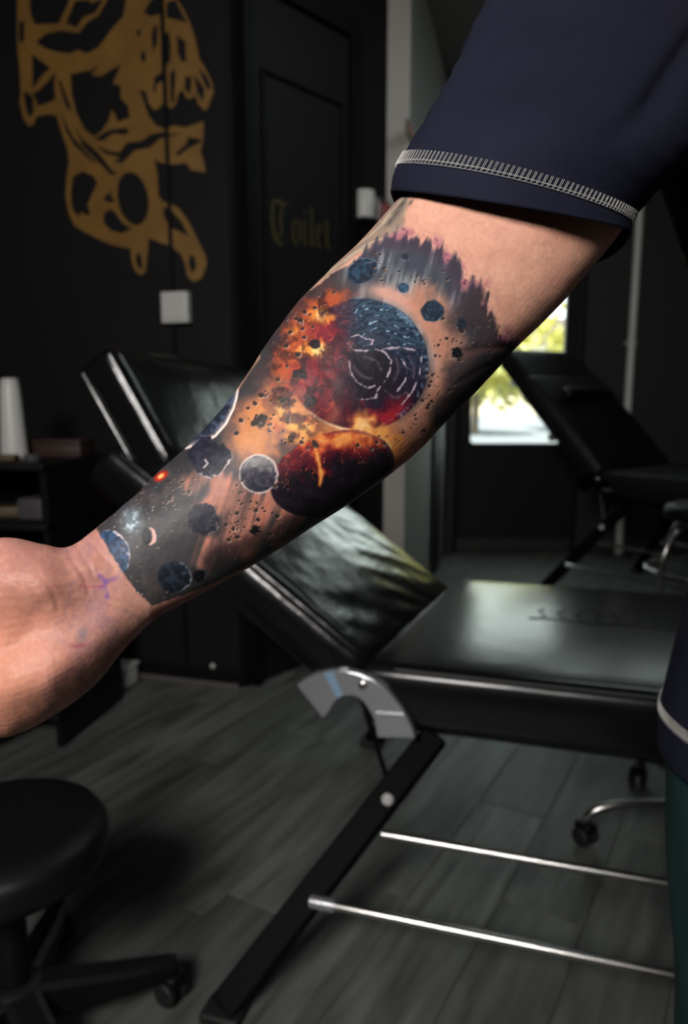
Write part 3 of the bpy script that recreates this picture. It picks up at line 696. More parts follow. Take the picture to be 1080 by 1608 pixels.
wallbox(MB(), s0, s1, z0, z1, .013, .05).build('box', M['white_plastic'], swb, False, bevel=.004)
wallbox(MB(), s0 + .012, s1 - .012, z0 + .014, z1 - .014, .0505, .055).build('rocker', M['white_plastic'], swb, False, bevel=.002)
# small round fixing at the foot of the mural wall
s_, z_ = on_left(335, 1052)
k = MB().lathe([(.010, 0), (.010, .006), (.006, .010)], 14).build('wall_screw_cap', M['white_plastic']); p_ = A + dl * s_ - nl * .0012
k.location = (p_[0], p_[1], max(z_, .085)); k.rotation_euler = (math.pi / 2, 0, math.radians(-16)); tag(k, 'tiny pale screw cap low on the black wall', 'screw cap')

# ---------------------------------------------------------------- toilet door on the side wall, with lettering
def on_side(px, py): h = hit_plane(px, py, (*A, 0), (*ns, 0)); return (h[:2] - A) @ ds, h[2]
d1 = wallbox(MB(), .095, .655, .008, 2.62, .002, .026, A, ds, ns).build('door_1', M['door_black'], None, False, bevel=.003); struct(d1)
def side_frame(s0, s1, z0, z1, wdt, t0, t1, name, mat_, par):
    m = MB(); wallbox(m, s0, s1, z1 - wdt, z1, t0, t1, A, ds, ns); wallbox(m, s0, s1, z0, z0 + wdt, t0, t1, A, ds, ns)
    wallbox(m, s0, s0 + wdt, z0 + wdt, z1 - wdt, t0, t1, A, ds, ns); wallbox(m, s1 - wdt, s1, z0 + wdt, z1 - wdt, t0, t1, A, ds, ns); return m.build(name, mat_, par, False, bevel=.003)
side_frame(.145, .61, 1.25, 2.36, .014, .0262, .040, 'door_moulding', M['dark_gap'], d1)
side_frame(.145, .61, .15, 1.10, .014, .0262, .040, 'door_moulding', M['dark_gap'], d1)
m = MB(); wallbox(m, .055, .09, 0, 2.70, .002, .045, A, ds, ns); wallbox(m, .66, .69, 0, 2.70, .002, .045, A, ds, ns); wallbox(m, .09, .66, 2.63, 2.70, .002, .045, A, ds, ns)
m.build('door_frame', M['dark_gap'], d1, False)
k = MB().tube([(0, 0, 0), (0, 0, .05)], .011, 10).tube([(0, 0, .05), (.09, 0, .055)], .009, 10).build('door_handle', M['satin'], d1)
hp = A + ds * .62 - ns * .026; k.location = (hp[0], hp[1], 1.04); k.rotation_euler = (math.pi / 2, 0, math.radians(50)); k.scale = (-1, 1, 1)
def pen(pts, w):
    """broad-nib stroke as a polygon, crop measure"""
    a = np.array(pts, float); nb = np.array([.72, -.55]) * w; return [tuple(p + nb) for p in a] + [tuple(p - nb) for p in a[::-1]]
def letters():
    S = []
    S += [pen([(185, 170), (235, 165), (300, 215), (360, 205)], 26), pen([(190, 190), (178, 330), (195, 480), (235, 600), (290, 640), (335, 610)], 22), pen([(290, 230), (270, 340), (282, 470), (262, 560)], 20)]    # T
    S += [pen([(412, 380), (402, 480), (410, 590), (450, 640)], 16), pen([(420, 372), (468, 400), (478, 500), (472, 600)], 15)]         # o
    S += [pen([(520, 380), (528, 420), (524, 600), (545, 640)], 15), pen([(520, 290), (540, 310)], 14)]                                # i
    S += [pen([(588, 240), (602, 300), (598, 610), (620, 655)], 16)]                                                                   # l
    S += [pen([(660, 430), (652, 520), (660, 620), (696, 670)], 14), pen([(668, 420), (702, 450), (690, 520), (668, 545)], 12)]          # e
    S += [pen([(762, 380), (758, 480), (764, 640), (792, 690)], 15), pen([(735, 440), (795, 446)], 9)]                                    # t
    return S
lt = MB()
for P in letters():
    o = flat_paint('lettering', [[(400 + x / 6.75, 290 + y / 6.75) for x, y in P]], A - ns * .0262, ds, ns, M['gold_dim'], None, .0005, .0012)
    lt.add([tuple(v.co) for v in o.data.vertices], [tuple(p.vertices) for p in o.data.polygons]); me = o.data; bpy.data.objects.remove(o); bpy.data.meshes.remove(me)
lo = lt.build('lettering', M['gold_dim'], d1, False); lo['label'] = 'the word Toilet in gold blackletter'

# ---------------------------------------------------------------- shelf by the toilet door, poster
sh = thing('wall_shelf', 'small black shelf on the wall right of the toilet door', 'shelf')
wallbox(MB(), .694, .950, 1.905, 1.925, .003, .085, A, ds, ns).build('board', M['dark_gap'], sh, False, bevel=.003)
wallbox(MB(), .73, .745, 1.845, 1.905, .003, .06, A, ds, ns).build('bracket', M['dark_gap'], sh, False)
wallbox(MB(), .905, .92, 1.845, 1.905, .003, .06, A, ds, ns).build('bracket', M['dark_gap'], sh, False)
def shelf_pt(s, t): p = A + ds * s - ns * t; return (p[0], p[1], 1.9255)
def bottle(name, label, loc, prof, mat_, cap_prof=None, cap_mat=None, cat='bottle'):
    t = thing(name, label, cat, loc); MB().lathe(prof, 24).build('body', mat_, t)
    if cap_prof: MB().lathe(cap_prof, 20).build('cap', cap_mat, t)
    return t
bottle('canister', 'white canister on the small shelf by the toilet door', shelf_pt(.735, .05), [(.042, 0), (.044, .004), (.044, .096), (.041, .102)], M['white_plastic'], [(.044, .1025), (.044, .110), (.04, .114)], M['white_plastic'], 'canister')
bottle('red_bottle', 'dull red bottle on the shelf nearest the white pier', shelf_pt(.900, .035), [(.020, 0), (.022, .003), (.022, .085), (.010, .098)], M['red'], [(.011, .0985), (.011, .118)], M['grey_plastic'])
bottle('pink_bottle', 'pale pink bottle beside the white canister on the shelf', shelf_pt(.835, .04), [(.018, 0), (.020, .003), (.020, .075), (.012, .09)], M['pinkish'], [(.012, .0905), (.012, .105)], M['pinkish'])
def on_white(px, py): h = hit_plane(px, py, (*E2, 0), (*wn, 0)); return (h[:2] - E2) @ wd, h[2]
s0, z1 = on_white(636, 186); s1, z0 = on_white(651, 236)
po = thing('wall_poster', 'small orange-red poster on the white wall behind the sleeve', 'poster')
wallbox(MB(), s0, s1, z0, z1, .002, .012, E2, wd, -wn).build('frame', M['brown'], po, False)
wallbox(MB(), s0 + .006, s1 - .006, z0 + .008, z1 - .008, .0125, .0135, E2, wd, -wn).build('print', M['orange'], po, False)

# ---------------------------------------------------------------- work station at the left edge
ws = thing('work_station', 'black work station with open shelves at the left edge', 'shelf unit', (-1.30, 2.42, 0), math.radians(-12))
SZ = (.78, .60)                                   # shelf heights in view
def slab(z, n='shelf', y0=-.02): return MB().rbox(-.62, .36, y0, .40, z - .025, z, .006, (1, 1, 1), 2).build(n, M['black_plastic'], ws)
for z in (.965, .77, .50, .12): slab(z)
for x in (-.62, .335):
    MB().box(x, x + .025, 0, .40, 0, .965 - .026).build('side_panel', M['black_plastic'], ws, False)
MB().box(-.594, .334, .385, .40, .1, .91).build('back_panel', M['black_plastic'], ws, False)
def ws_pt(x, y, z): c, s = math.cos(math.radians(-12)), math.sin(math.radians(-12)); return (-1.30 + x * c - y * s, 2.42 + x * s + y * c, z + .0005)
bottle('spray_bottle', 'tall white tapering bottle on the work station', ws_pt(.165, .12, .965), [(.042, 0), (.045, .006), (.043, .03), (.032, .235), (.029, .25)], M['white_plastic'], [(.029, .2505), (.029, .262), (.022, .268)], M['white_plastic'])
bx_ = thing('wooden_box', 'dark reddish-brown wooden box on the work station', 'box', ws_pt(.255, .25, .965), math.radians(-6))
MB().rbox(-.10, .10, -.06, .06, 0, .045, .004, (1, 1, 1), 2).build('body', M['brown'], bx_); MB().rbox(-.103, .103, -.063, .063, .0455, .06, .004, (1, 1, 1), 2).build('lid', M['brown'], bx_)
k = MB().rbox(-.035, .035, -.025, .025, 0, .022, .008, (1, 1, 1), 3).build('sponge', M['tan']); k.location = ws_pt(.20, .03, .965); tag(k, 'small tan sponge beside the white bottle', 'sponge')
k = MB().lathe([(.024, 0), (.026, .004), (.026, .018), (.022, .022)], 18).build('ink_cap', M['grey_plastic']); k.location = ws_pt(.28, .05, .965); tag(k, 'small grey ink cap in front of the wooden box', 'ink cap')
k = MB().rbox(-.16, .16, -.05, .05, 0, .035, .004, (1, 1, 1), 2).build('wooden_tray', M['tan']); k.location = ws_pt(.05, .09, .77); k.rotation_euler = (0, 0, .15); tag(k, 'low tan wooden tray on the upper inner shelf of the work station', 'tray')
k = MB().rbox(-.045, .045, -.05, .05, 0, .07, .006, (1, 1, 1), 2).build('paper_box', M['grey_plastic']); k.location = ws_pt(.255, .10, .77); k.rotation_euler = (0, 0, math.radians(-12)); tag(k, 'grey paper box on the shelf above the wrist', 'box')
k = MB().rbox(-.11, .11, -.06, .06, 0, .12, .006, (1, 1, 1), 2).build('red_box', M['red']); k.location = ws_pt(.195, .11, .50); k.rotation_euler = (0, 0, math.radians(-12)); tag(k, 'dark red box low in the work station above the wrist', 'box')
pb = thing('storage_tub', 'white low plastic tub on the floor behind the hand', 'tub', (-.955, 2.895, .0005), math.radians(-16))
MB().rbox(-.095, .095, -.05, .05, 0, .075, .012, (1, 1, 1), 3).build('tub', M['white_plastic'], pb); MB().rbox(-.10, .10, -.055, .055, .0755, .092, .006, (1, 1, 1), 2).build('lid', M['white_plastic'], pb)

# ---------------------------------------------------------------- adjustable tattoo beds
BW = .78
def tattoo_bed(label, loc, rz, seat_h, back_deg, roll=False, foot_len=1.25, BL=.78, head_turn=23, skew=.12):
    T = thing('tattoo_bed', label, 'bed', loc, rz, 'adjustable tattoo beds')
    th = .145; S = seat_h
    def bulge(y, z, t):
        q = max(0, 1 - ((z / t - .5) / .46) ** 2); e = (1 - min(1, y / .03)) - (1 - min(1, (BW - y) / .03)); return -.013 * q * e
    seat = MB().rbox(-.035, foot_len, 0, BW, S - th, S, .024, (22, 14, 8), 4, crown=.012, fn=lambda p: (p[0] + skew * p[1] * max(0, 1 - p[0] / .6), p[1] + bulge(p[1], p[2] - S + th, th), p[2])).build('seat_cushion', M['leather_smooth'], T, auto=0)
    for yy, zz in ((.006, S - .012), (BW - .006, S - .012)):
        MB().tube([(.04 + skew * yy * .93, yy, zz), (foot_len - .04, yy, zz)], .0045, 8).build('piping', M['leather_matte'], seat)
    a = math.radians(back_deg); ux = np.array([-math.cos(a), 0, math.sin(a)]); un = np.array([math.sin(a), 0, math.cos(a)]); o = np.array([0, 0, S])
    bt = .125; bskew = skew * 1.6
    def fb(p): return o + ux * (p[0] - bskew * p[1]) + np.array([0, p[1], 0]) + un * p[2]
    def fold(p):
        u, v = p[0], p[1]; e = max(0, min(1, min(u, BL - u, v, BW - v) / .08))
        n_ = lambda a, b, s: float(fbm(np.array([a]), np.array([b]), s, 21, 3)[0])
        r_ = 1 - abs(2 * n_(u * 10 + v * 5, v * 3 - u * 1.5, 1.) - 1); q_ = 1 - abs(2 * n_(v * 8 + 40, u * 4 + v * 3, 1.) - 1)
        return e * (.010 * (r_ - .7) + .007 * (q_ - .7) * min(1, u / .4))
    back = MB().rbox(.015, BL, 0, BW, -bt, 0, .026, (40, 40, 8), 4, crown=.016, fn=lambda p: fb((p[0], p[1] + bulge(p[1], p[2] + bt, bt), p[2] + (fold(p) if p[2] > -.04 else 0)))).build('backrest_cushion', M['leather'], T, auto=0)
    for yy in (.006, BW - .006):
        MB().tube([fb((.05, yy, -.010)), fb((BL - .04, yy, -.010))], .0045, 8).build('piping', M['leather'], back)
    # head section, steeper than the back
    h0 = fb((.71, 0, .043) if head_turn else (BL + .02, 0, -.06)); b = a + math.radians(head_turn); hx = np.array([-math.cos(b), 0, math.sin(b)]); hn = np.array([math.sin(b), 0, math.cos(b)])
    def fh(p): return h0 + hx * (p[0] - skew * .4 * p[1]) + np.array([0, p[1], 0]) + hn * p[2]
    head = MB().rbox(-.085, .235, .01, BW - .01, -.06, .045, .03, (8, 18, 2), 4, crown=.014, fn=fh).build('headrest_cushion', M['leather'], T, auto=0)
    for zz in (-.049, .034):
        MB().tube([fh((-.05, .012, zz)), fh((.21, .012, zz))], .0045, 8).build('piping', M['leather'], head)
    if roll:
        MB().tube([fb((.56, .15 + .02 * k, .035)) for k in range(0, 25)], [.02] + [.038] * 23 + [.02], 16).build('neck_roll', M['leather_matte'], T, auto=0)
    # steel under the cushions
    for yy in (.07, BW - .11): MB().box(.05, foot_len - .08, yy, yy + .04, S - th - .03, S - th - .0005).build('seat_rail', M['black_metal'], T, False)
    for yy in (.07, BW - .11):
        MB().rbox(.05, BL - .05, yy, yy + .04, -bt - .03, -bt - .0005, .004, (1, 1, 1), 1, fn=fb).build('back_rail', M['black_metal'], T)
    # curved bright hinge plates on both flanks
    O_ = [(-.172, -.058), (-.15, -.040), (-.128, -.027), (-.095, -.016), (-.063, -.012), (-.03, -.016), (0, -.026), (.027, -.043), (.049, -.064), (.065, -.083), (.077, -.103), (.087, -.124), (.094, -.145)]
    I_ = [(.010, -.156), (.006, -.134), (.001, -.113), (-.009, -.095), (-.021, -.079), (-.034, -.070), (-.049, -.067), (-.064, -.071), (-.078, -.078), (-.090, -.095), (-.099, -.113), (-.106, -.122), (-.112, -.128)]
    da = math.radians(back_deg - 36.5)
    for y0_, y1_, dz_ in ((-.026, -.003, 0), (BW + .003, BW + .026, -.06)):
        S = seat_h + dz_; plate = M['satin'] if not roll else M['black_metal']
        hg = MB(); n = len(O_); P = [(u, v) for u, v in O_] + [(u, v) for u, v in I_[::-1]][::1]
        ring = [[(u, y0_, S + v), (u2, y0_, S + v2), (u2, y1_, S + v2), (u, y1_, S + v)] for (u, v), (u2, v2) in zip(O_, I_[::-1])]
        hg.loft(ring, True); hp_ = hg.build('hinge_plate', plate, T, bevel=.003, auto=35)
        f = -1 if y0_ < 0 else 1; yb = y0_ if f < 0 else y1_
        MB().lathe([(.0, 0), (.009, .0), (.009, .004), (.005, .007)], 14).build('pivot_bolt', M['chrome'], hp_).matrix_local = Matrix.Translation((-.022, yb, S - .040)) @ Matrix.Rotation(math.pi / 2 * (1 if f < 0 else -1), 4, 'X')
        # raised ribs on the plate
        if not roll: MB().add([(-.108, yb + f * .0015, S - .022), (-.088, yb + f * .0015, S - .0165), (-.066, yb + f * .0015, S - .068), (-.078, yb + f * .0015, S - .077),
                  (-.108, yb, S - .022), (-.088, yb, S - .0165), (-.066, yb, S - .068), (-.078, yb, S - .077)], [(0, 1, 2, 3), (0, 4, 5, 1), (1, 5, 6, 2), (2, 6, 7, 3), (3, 7, 4, 0)]).build('blue_stripe', M['blue_film'], hp_, False)
        MB().tube([(.008, yb + f * .001, S - .098), (.068, yb + f * .001, S - .094)], .0035, 8).build('rib', M['satin'], hp_)
    S = seat_h
    # splayed legs, foot bars, struts
    def leg(top, bot, w=.058, t=.036, name='leg'):
        top = np.array(top); bot = np.array(bot); d = (bot - top) / np.linalg.norm(bot - top); u = np.array([1, 0, 0.]); u -= d * (u @ d); u /= np.linalg.norm(u); v = np.cross(d, u)
        return MB().loft([[p + u * w / 2 * i + v * t / 2 * j for i, j in ((-1, -1), (1, -1), (1, 1), (-1, 1))] for p in (top, bot)]).build(name, M['black_metal'], T, False, bevel=.005)
    kz = (S - th - .02)
    tops = {}
    for sy, yt, yb_ in ((-1, .045, -.33), (1, BW - .045, BW + .05)):
        for ex, xt, xb in ((0, .125, -.215), (1, foot_len - .15, foot_len + .1)):
            tp = np.array([xt, yt, kz]); bt_ = np.array([xb, yb_, .022]); tops[sy, ex] = (tp, bt_)
            lg = leg(tp, bt_)
            MB().rbox(xb - .04, xb + .04, yb_ - .03, yb_ + .03, .0006, .022, .006, (1, 1, 1), 2).build('foot_pad', M['rubber'], lg)
    for sy in (-1, 1):
        (t0, b0), (t1, b1) = tops[sy, 0], tops[sy, 1]
        for q, rr in ((.385, .0085), (.615, .0095)):
            p0 = t0 + (b0 - t0) * q; p1 = t1 + (b1 - t1) * q
            off = np.array([0, (-.02 if q > .5 else .004) * (1 if sy < 0 else -1), 0])
            MB().tube([p0 + off + np.array([.03 if q > .5 else .045, 0, 0]), p1 + off - np.array([.03, 0, 0])], rr, 12).build('foot_bar', M['chrome'], T)
            for e, sg in ((p0, 1), (p1, -1)) if q > .5 else ():
                MB().tube([e + off + np.array([.005 * sg, 0, 0]), e + off + np.array([.055 * sg, 0, 0])], .0135, 12).build('bar_socket', M['satin'], T)
        q = t0 + (b0 - t0) * .235; kn = MB().lathe([(.012, 0), (.013, .006), (.009, .012)], 14).build('leg_bolt', M['white_plastic'] , T)
        kn.location = q + np.array([0, -.024 if sy < 0 else .024, 0]); kn.rotation_euler = (math.pi / 2 * (1 if sy < 0 else -1), 0, 0)
        q2 = t0 + (b0 - t0) * .2
        yy = t0[1] + (-.02 if sy < 0 else .02)
        MB().tube([(-.045, yy, S - .075), (q2[0] - .02, q2[1] , q2[2])], .0055, 10).build('gas_strut', M['black_metal'] if not roll else M['chrome'], T)
    return T
bed1 = tattoo_bed('black leather tattoo bed with bright curved hinge, right behind the arm', (.068, 1.508, 0), math.radians(-16.5), .62, 36.5)
# embossed mark on the seat of the near bed
em = MB()
for i in range(9):
    x0 = .33 + i * .045; pts = [(x0 + .010 * math.sin(k * 1.1 + i), .40 + k * .013 + .008 * math.sin(k * 2 + i * 2), .6310) for k in range(7)]
    em.tube(pts, .0035, 6)
em.tube([(.30 + k * .03, .385 + .006 * math.sin(k), .6310) for k in range(16)], .0035, 6)
em.build('embossed_mark', M['leather_smooth'], bed1)
bed2 = tattoo_bed('black vinyl tattoo bed with raised back and neck roll, by the street door', (1.43, 4.05, 0), math.radians(-50), .75, 45, True, BL=.75, head_turn=0, skew=0)
for o in bed2.children_recursive:
    if o.data.materials[0] in (M['leather'], M['leather_smooth']): o.data.materials[0] = M['leather_matte']

# ---------------------------------------------------------------- rolling stools
def stool(name, label, loc, rz, seat_z, rseat, rbase, arm_mat, arms=5, group='rolling stools', chrome=False):
    T = thing(name, label, 'stool', loc, rz, group)
    hs = .085
    prof = [(rseat * .80, 0), (rseat * .95, .012), (rseat, .035), (rseat * .985, .062), (rseat * .93, .078), (rseat * .7, .086), (rseat * .3, .087)]
    MB().lathe([(r, z + seat_z - hs) for r, z in prof], 56).build('seat', M['leather_matte'], T, auto=0)
    MB().lathe([(.09, seat_z - hs - .03), (.10, seat_z - hs - .0006)], 24).build('seat_plate', M['black_metal'], T)
    MB().lathe([(.028, .14), (.028, .30), (.018, .301), (.018, seat_z - hs - .03)], 18).build('gas_column', M['black_plastic'] if not chrome else M['chrome'], T)
    MB().lathe([(.03, .075), (.045, .08), (.045, .14), (.03, .15)], 20).build('hub', arm_mat, T)
    for k in range(arms):
        t = 2 * math.pi * k / arms; c, s = math.cos(t), math.sin(t)
        if chrome:
            P = [(.03, .125), (rbase * .5, .125), (rbase * .74, .118), (rbase * .9, .10), (rbase * .97, .075)]
            ar = MB().tube(curve3([(r * c, r * s, z) for r, z in P], 4), .0115, 12).build('arm', arm_mat, T)
        else:
            def sec(r, w_, z0, z1): return [(r * c - w_ * s * i, r * s + w_ * c * i, z) for i, z in ((-1, z0), (1, z0), (1, z1), (.6, z1 + .008), (-.6, z1 + .008), (-1, z1))]
            ar = MB().loft([sec(.03, .032, .075, .135), sec(rbase * .6, .028, .07, .105), sec(rbase * .97, .022, .07, .088), sec(rbase * 1.02, .016, .073, .084)]).build('arm', arm_mat, T, auto=30)
        ca = MB(); x, y = rbase * .97 * c, rbase * .97 * s
        q = .6 + k * 1.3; cc, ss = math.cos(q), math.sin(q)
        def wheel(off):
            pts = []
            for w_, r in ((-.009, .016), (-.009, .022), (-.006, .0255), (.006, .0255), (.009, .022), (.009, .016)):
                pts.append([(x + cc * (off + w_) - ss * r * math.cos(a_), y + ss * (off + w_) + cc * r * math.cos(a_), .0262 + r * math.sin(a_)) for a_ in [2 * math.pi * i / 18 for i in range(18)]])
            return MB().loft(pts)
        ck = MB().rbox(-.02, .02, -.024, .024, .035, .066, .008, (1, 1, 1), 2).build('caster', M['black_plastic'], ar); ck.location = (x, y, 0); ck.rotation_euler = (0, 0, q)
        wheel(.016).build('wheel', M['rubber'], ar); wheel(-.016).build('wheel', M['rubber'], ar)
    return T
stool('rolling_stool', 'round black rolling stool at the lower left corner', (-.595, 1.18, 0), math.radians(24), .455, .178, .285, M['black_plastic'])
h_ = np.array([.98, 1.777]); v_ = np.array([.62, 1.806]) - h_
stool('rolling_stool', 'low stool with curved chrome legs under the near bed', (h_[0], h_[1], 0), math.atan2(v_[1], v_[0]), .425, .16, .35, M['chrome'], chrome=True)
# chrome-framed stool beyond the near bed
T = thing('foot_ring_stool', 'black stool with chrome foot ring between the two beds', 'stool', (1.50, 3.02, 0))
MB().lathe([(.13, .655), (.155, .665), (.165, .69), (.16, .715), (.13, .73), (.05, .733)], 40).build('seat', M['leather_matte'], T, auto=0)
for k in range(4):
    t = math.radians(200 + 90 * k); c, s = math.cos(t), math.sin(t)
    MB().tube(curve3([(.10 * c, .10 * s, .652), (.17 * c, .17 * s, .60), (.215 * c, .215 * s, .50), (.225 * c, .225 * s, .3), (.24 * c, .24 * s, .012)], 4), .011, 10).build('leg', M['chrome'], T)
MB().tube([(.222 * math.cos(a_), .222 * math.sin(a_), .45) for a_ in [2 * math.pi * i / 40 for i in range(41)]], .010, 10).build('foot_ring', M['chrome'], T)

# ---------------------------------------------------------------- the person
person = thing('person', 'person in navy T-shirt and dark green trousers holding out a tattooed forearm', 'person', (.56, .72, 0))
PL0 = np.array([.56, .72, 0.])
def remesh(mb, voxel, smooth_it=6, fac=.5):
    me = mb.mesh('tmp'); o = bpy.data.objects.new('tmp', me); COL.objects.link(o)
    r = o.modifiers.new('r', 'REMESH'); r.mode = 'VOXEL'; r.voxel_size = voxel; r.use_smooth_shade = True
    s = o.modifiers.new('s', 'SMOOTH'); s.iterations = smooth_it; s.factor = fac
    dg = bpy.context.evaluated_depsgraph_get(); out = bpy.data.meshes.new_from_object(o.evaluated_get(dg)); bpy.data.objects.remove(o); bpy.data.meshes.remove(me); return out

# forearm, wrist and palm as one loft: upper outline, lower outline, distance, half depth in front and behind
RINGS = [(-112, 872, -112, 1128, .372, .012, .012), (-60, 853, -60, 1152, .370, .016, .013), (0, 844, 0, 1160, .370, .021, .014), (34, 847, 50, 1144, .372, .023, .015), (70, 855, 100, 1114, .374, .024, .016),
         (101, 860, 148, 1076, .377, .0225, .018), (126, 849, 190, 1026, .380, .021, .019), (153, 828, 240, 976, .384, .020, .020), (205, 784, 295, 944, .390, .022, .022), (250, 738, 360, 908, .396, .026, .025), (300, 695, 430, 868, .402, .030, .029),
         (345, 645, 505, 819, .408, .034, .033), (385, 590, 580, 769, .414, .038, .036), (425, 530, 650, 713, .420, .041, .039), (470, 473, 712, 651, .427, .043, .041), (520, 420, 768, 594, .435, .044, .042), (565, 380, 815, 541, .443, .044, .043),
         (605, 336, 868, 490, .452, .045, .044), (640, 294, 918, 434, .460, .045, .045), (690, 220, 985, 345, .475, .046, .046), (745, 120, 1030, 240, .50, .047, .047), (820, 40, 1060, 130, .535, .045, .045), (900, 0, 1080, 70, .57, .03, .03)]
def cr(rows, n):
    return [tuple(r) for r in curve3(rows, n)]
arm = MB(); rings = []; NT = 72
for (tx, ty, bx, by, d, bf, bb) in cr(RINGS, 5):
    c = np.array([(tx + bx) / 2, (ty + by) / 2]); h = np.array([bx - tx, by - ty]) / 2; ring = []
    palm = max(0, min(1, (150 - tx) / 90)) ** 1.2
    for k in range(NT):
        t = 2 * math.pi * k / NT; v = math.cos(t); s = math.sin(t)
        p = c + h * v; dz = (bb if s > 0 else bf) * math.copysign(abs(s) ** (.85 if s < 0 else .9), s)
        if s < 0 and palm > 0:
            bump = .007 * math.exp(-((v + .58) / .30) ** 2) + .008 * math.exp(-((v - .55) / .33) ** 2) - .003 * math.exp(-((v + .02) / .25) ** 2)
            dz -= bump * palm * min(1, abs(s) * 2.2) * max(0, min(1, (tx + 140) / 110))
        ring.append(W(p[0], p[1], d + dz))
    rings.append(ring)
arm.loft(rings)
def finger(mb, pts, rad):
    mb.tube(curve3([W(*p) for p in pts], 5), list(np.interp(np.linspace(0, 1, 5 * (len(pts) - 1) + 1), np.linspace(0, 1, len(rad)), rad)), 28)
finger(arm, [(-60, 905, .369), (-118, 905, .368), (-215, 897, .362), (-280, 903, .350), (-322, 915, .340)], [.010, .0105, .0095, .0085, .0080, .0045])
finger(arm, [(-60, 972, .369), (-120, 976, .368), (-232, 980, .360), (-302, 986, .345), (-345, 996, .332)], [.010, .0105, .0098, .0088, .0082, .0045])
finger(arm, [(-60, 1038, .369), (-116, 1044, .369), (-218, 1062, .358), (-284, 1070, .343), (-322, 1078, .331)], [.010, .0102, .0094, .0084, .0078, .0043])
finger(arm, [(-60, 1098, .370), (-104, 1108, .370), (-180, 1140, .361), (-230, 1156, .348), (-262, 1164, .338)], [.009, .0092, .0082, .0073, .0068, .0038])
finger(arm, [(20, 905, .374), (-36, 884, .362), (-100, 836, .348), (-160, 800, .338), (-206, 780, .332)], [.009, .0150, .0130, .0112, .0098, .0052])
AM = remesh(arm, .00058, 5)
nv = len(AM.vertices); co = np.empty(nv * 3, np.float32); AM.vertices.foreach_get('co', co); co = co.reshape(-1, 3)
no = np.empty(nv * 3, np.float32); AM.vertices.foreach_get('normal', no); no = no.reshape(-1, 3)
vv = co - CAM.astype(np.float32); dd = vv @ FWD.astype(np.float32); ax_ = CX + FPX * (vv @ RGT.astype(np.float32)) / dd; ay_ = CY - FPX * (vv @ UPV.astype(np.float32)) / dd
face = -np.einsum('ij,ij->i', no, vv) / np.linalg.norm(vv, axis=1)                # 1 on the inner side of the forearm, below 0 on its back
fs = np.nonzero(face > -.05)[0]
# creases of wrist, palm and elbow, pressed into the flesh
CREASE = [([(118, 852), (134, 880), (146, 900)], 3.2, .0006), ([(104, 858), (114, 880), (132, 906), (140, 930)], 3.5, .0007), ([(138, 846), (160, 872), (180, 892)], 2.6, .0004), ([(-30, 1020), (0, 1066), (16, 1092), (30, 1108)], 8, .0007),
          ([(0, 930), (20, 950), (46, 968)], 5, .0006), ([(0, 1028), (26, 1010), (52, 984), (66, 950)], 9, .0012), ([(0, 900), (34, 922)], 3, .0005), ([(120, 944), (150, 946), (196, 962), (226, 978)], 3, .0005), ([(150, 930), (190, 944), (230, 966)], 2.6, .0004),
          ([(706, 560), (750, 548), (800, 546)], 5, .0009), ([(720, 600), (756, 580), (790, 566)], 4, .0006), ([(60, 900), (84, 930), (92, 960)], 4, .0005)]
disp = np.zeros(nv, np.float32); x_, y_ = ax_[fs], ay_[fs]
for pts, wd_, dep in CREASE:
    disp[fs] -= .55 * dep * np.exp(-(line_d(x_, y_, pts) / (wd_ * 1.25)) ** 2) * np.clip(face[fs] * 4, 0, 1)
big = (fbm(ax_, ay_, 60, 90, 3) - .5) * .0016
co2 = co + no * (disp + big)[:, None]
AM.vertices.foreach_set('co', (co2 - PL0.astype(np.float32)).ravel())
pig = np.empty((nv, 3), np.float32)
# back of the arm: plain skin on hand and upper arm, smoky pigment round the forearm
u_ = sstep(160, 190, ax_) * sstep(640, 560, ax_ - (ay_ - 600) * .6)
nz_ = fbm(co[:, 0] * 900 + 40, co[:, 2] * 900 + co[:, 1] * 500, 30, 55, 4)[:, None]
skin_c = np.array([204, 150, 130], np.float32) / 255; smoke = np.array([72, 68, 72], np.float32) / 255
pig[:] = skin_c * (.94 + .12 * nz_); pig[:] = pig * (1 - u_[:, None] * .9) + smoke * (.7 + .6 * nz_) * u_[:, None] * .9
fc = tattoo_colour(x_, y_); k = sstep(-.02, .16, face[fs])[:, None]; pig[fs] = pig[fs] * (1 - k) + fc * k
ALB = .80
pig = np.where(pig <= .04045, pig / 12.92, ((pig + .055) / 1.055) ** 2.4) * ALB

# head, neck and the other arm, smoother and plainer
rest = MB(); O = PL0
def ell(mb, c, r, n=20):
    R_ = [[(c[0] + r[0] * math.sin(b) * math.cos(a), c[1] + r[1] * math.sin(b) * math.sin(a), c[2] + r[2] * math.cos(b)) for a in [2 * math.pi * i / n for i in range(n)]] for b in [math.pi * (j + .3) / (n - .4) for j in range(n)]]
    mb.loft(R_)
hd = MB()
ell(hd, (0, .02, 1.775), (.077, .098, .112)); ell(hd, (0, -.012, 1.715), (.062, .078, .078)); ell(hd, (0, -.045, 1.672), (.040, .040, .030))      # skull, face, chin
hd.tube([(0, -.086, 1.765), (0, -.098, 1.735), (0, -.108, 1.718)], [.009, .012, .014], 12)                                                              # nose
for s in (-1, 1):
    ell(hd, (s * .080, .012, 1.745), (.010, .022, .034), 12); ell(hd, (s * .030, -.074, 1.785), (.024, .014, .008), 12); ell(hd, (s * .034, -.060, 1.728), (.024, .022, .020), 12)
ell(hd, (0, -.084, 1.692), (.024, .010, .006), 12); ell(hd, (0, -.082, 1.682), (.022, .011, .007), 12)                                                # lips
hd.tube([(0, .035, 1.70), (0, .03, 1.60), (0, .03, 1.50), (0, .03, 1.44)], [.055, .058, .070, .085], 20)
rest.add([(x - .05, y - .01, z + .055) for x, y, z in hd.v], hd.f)
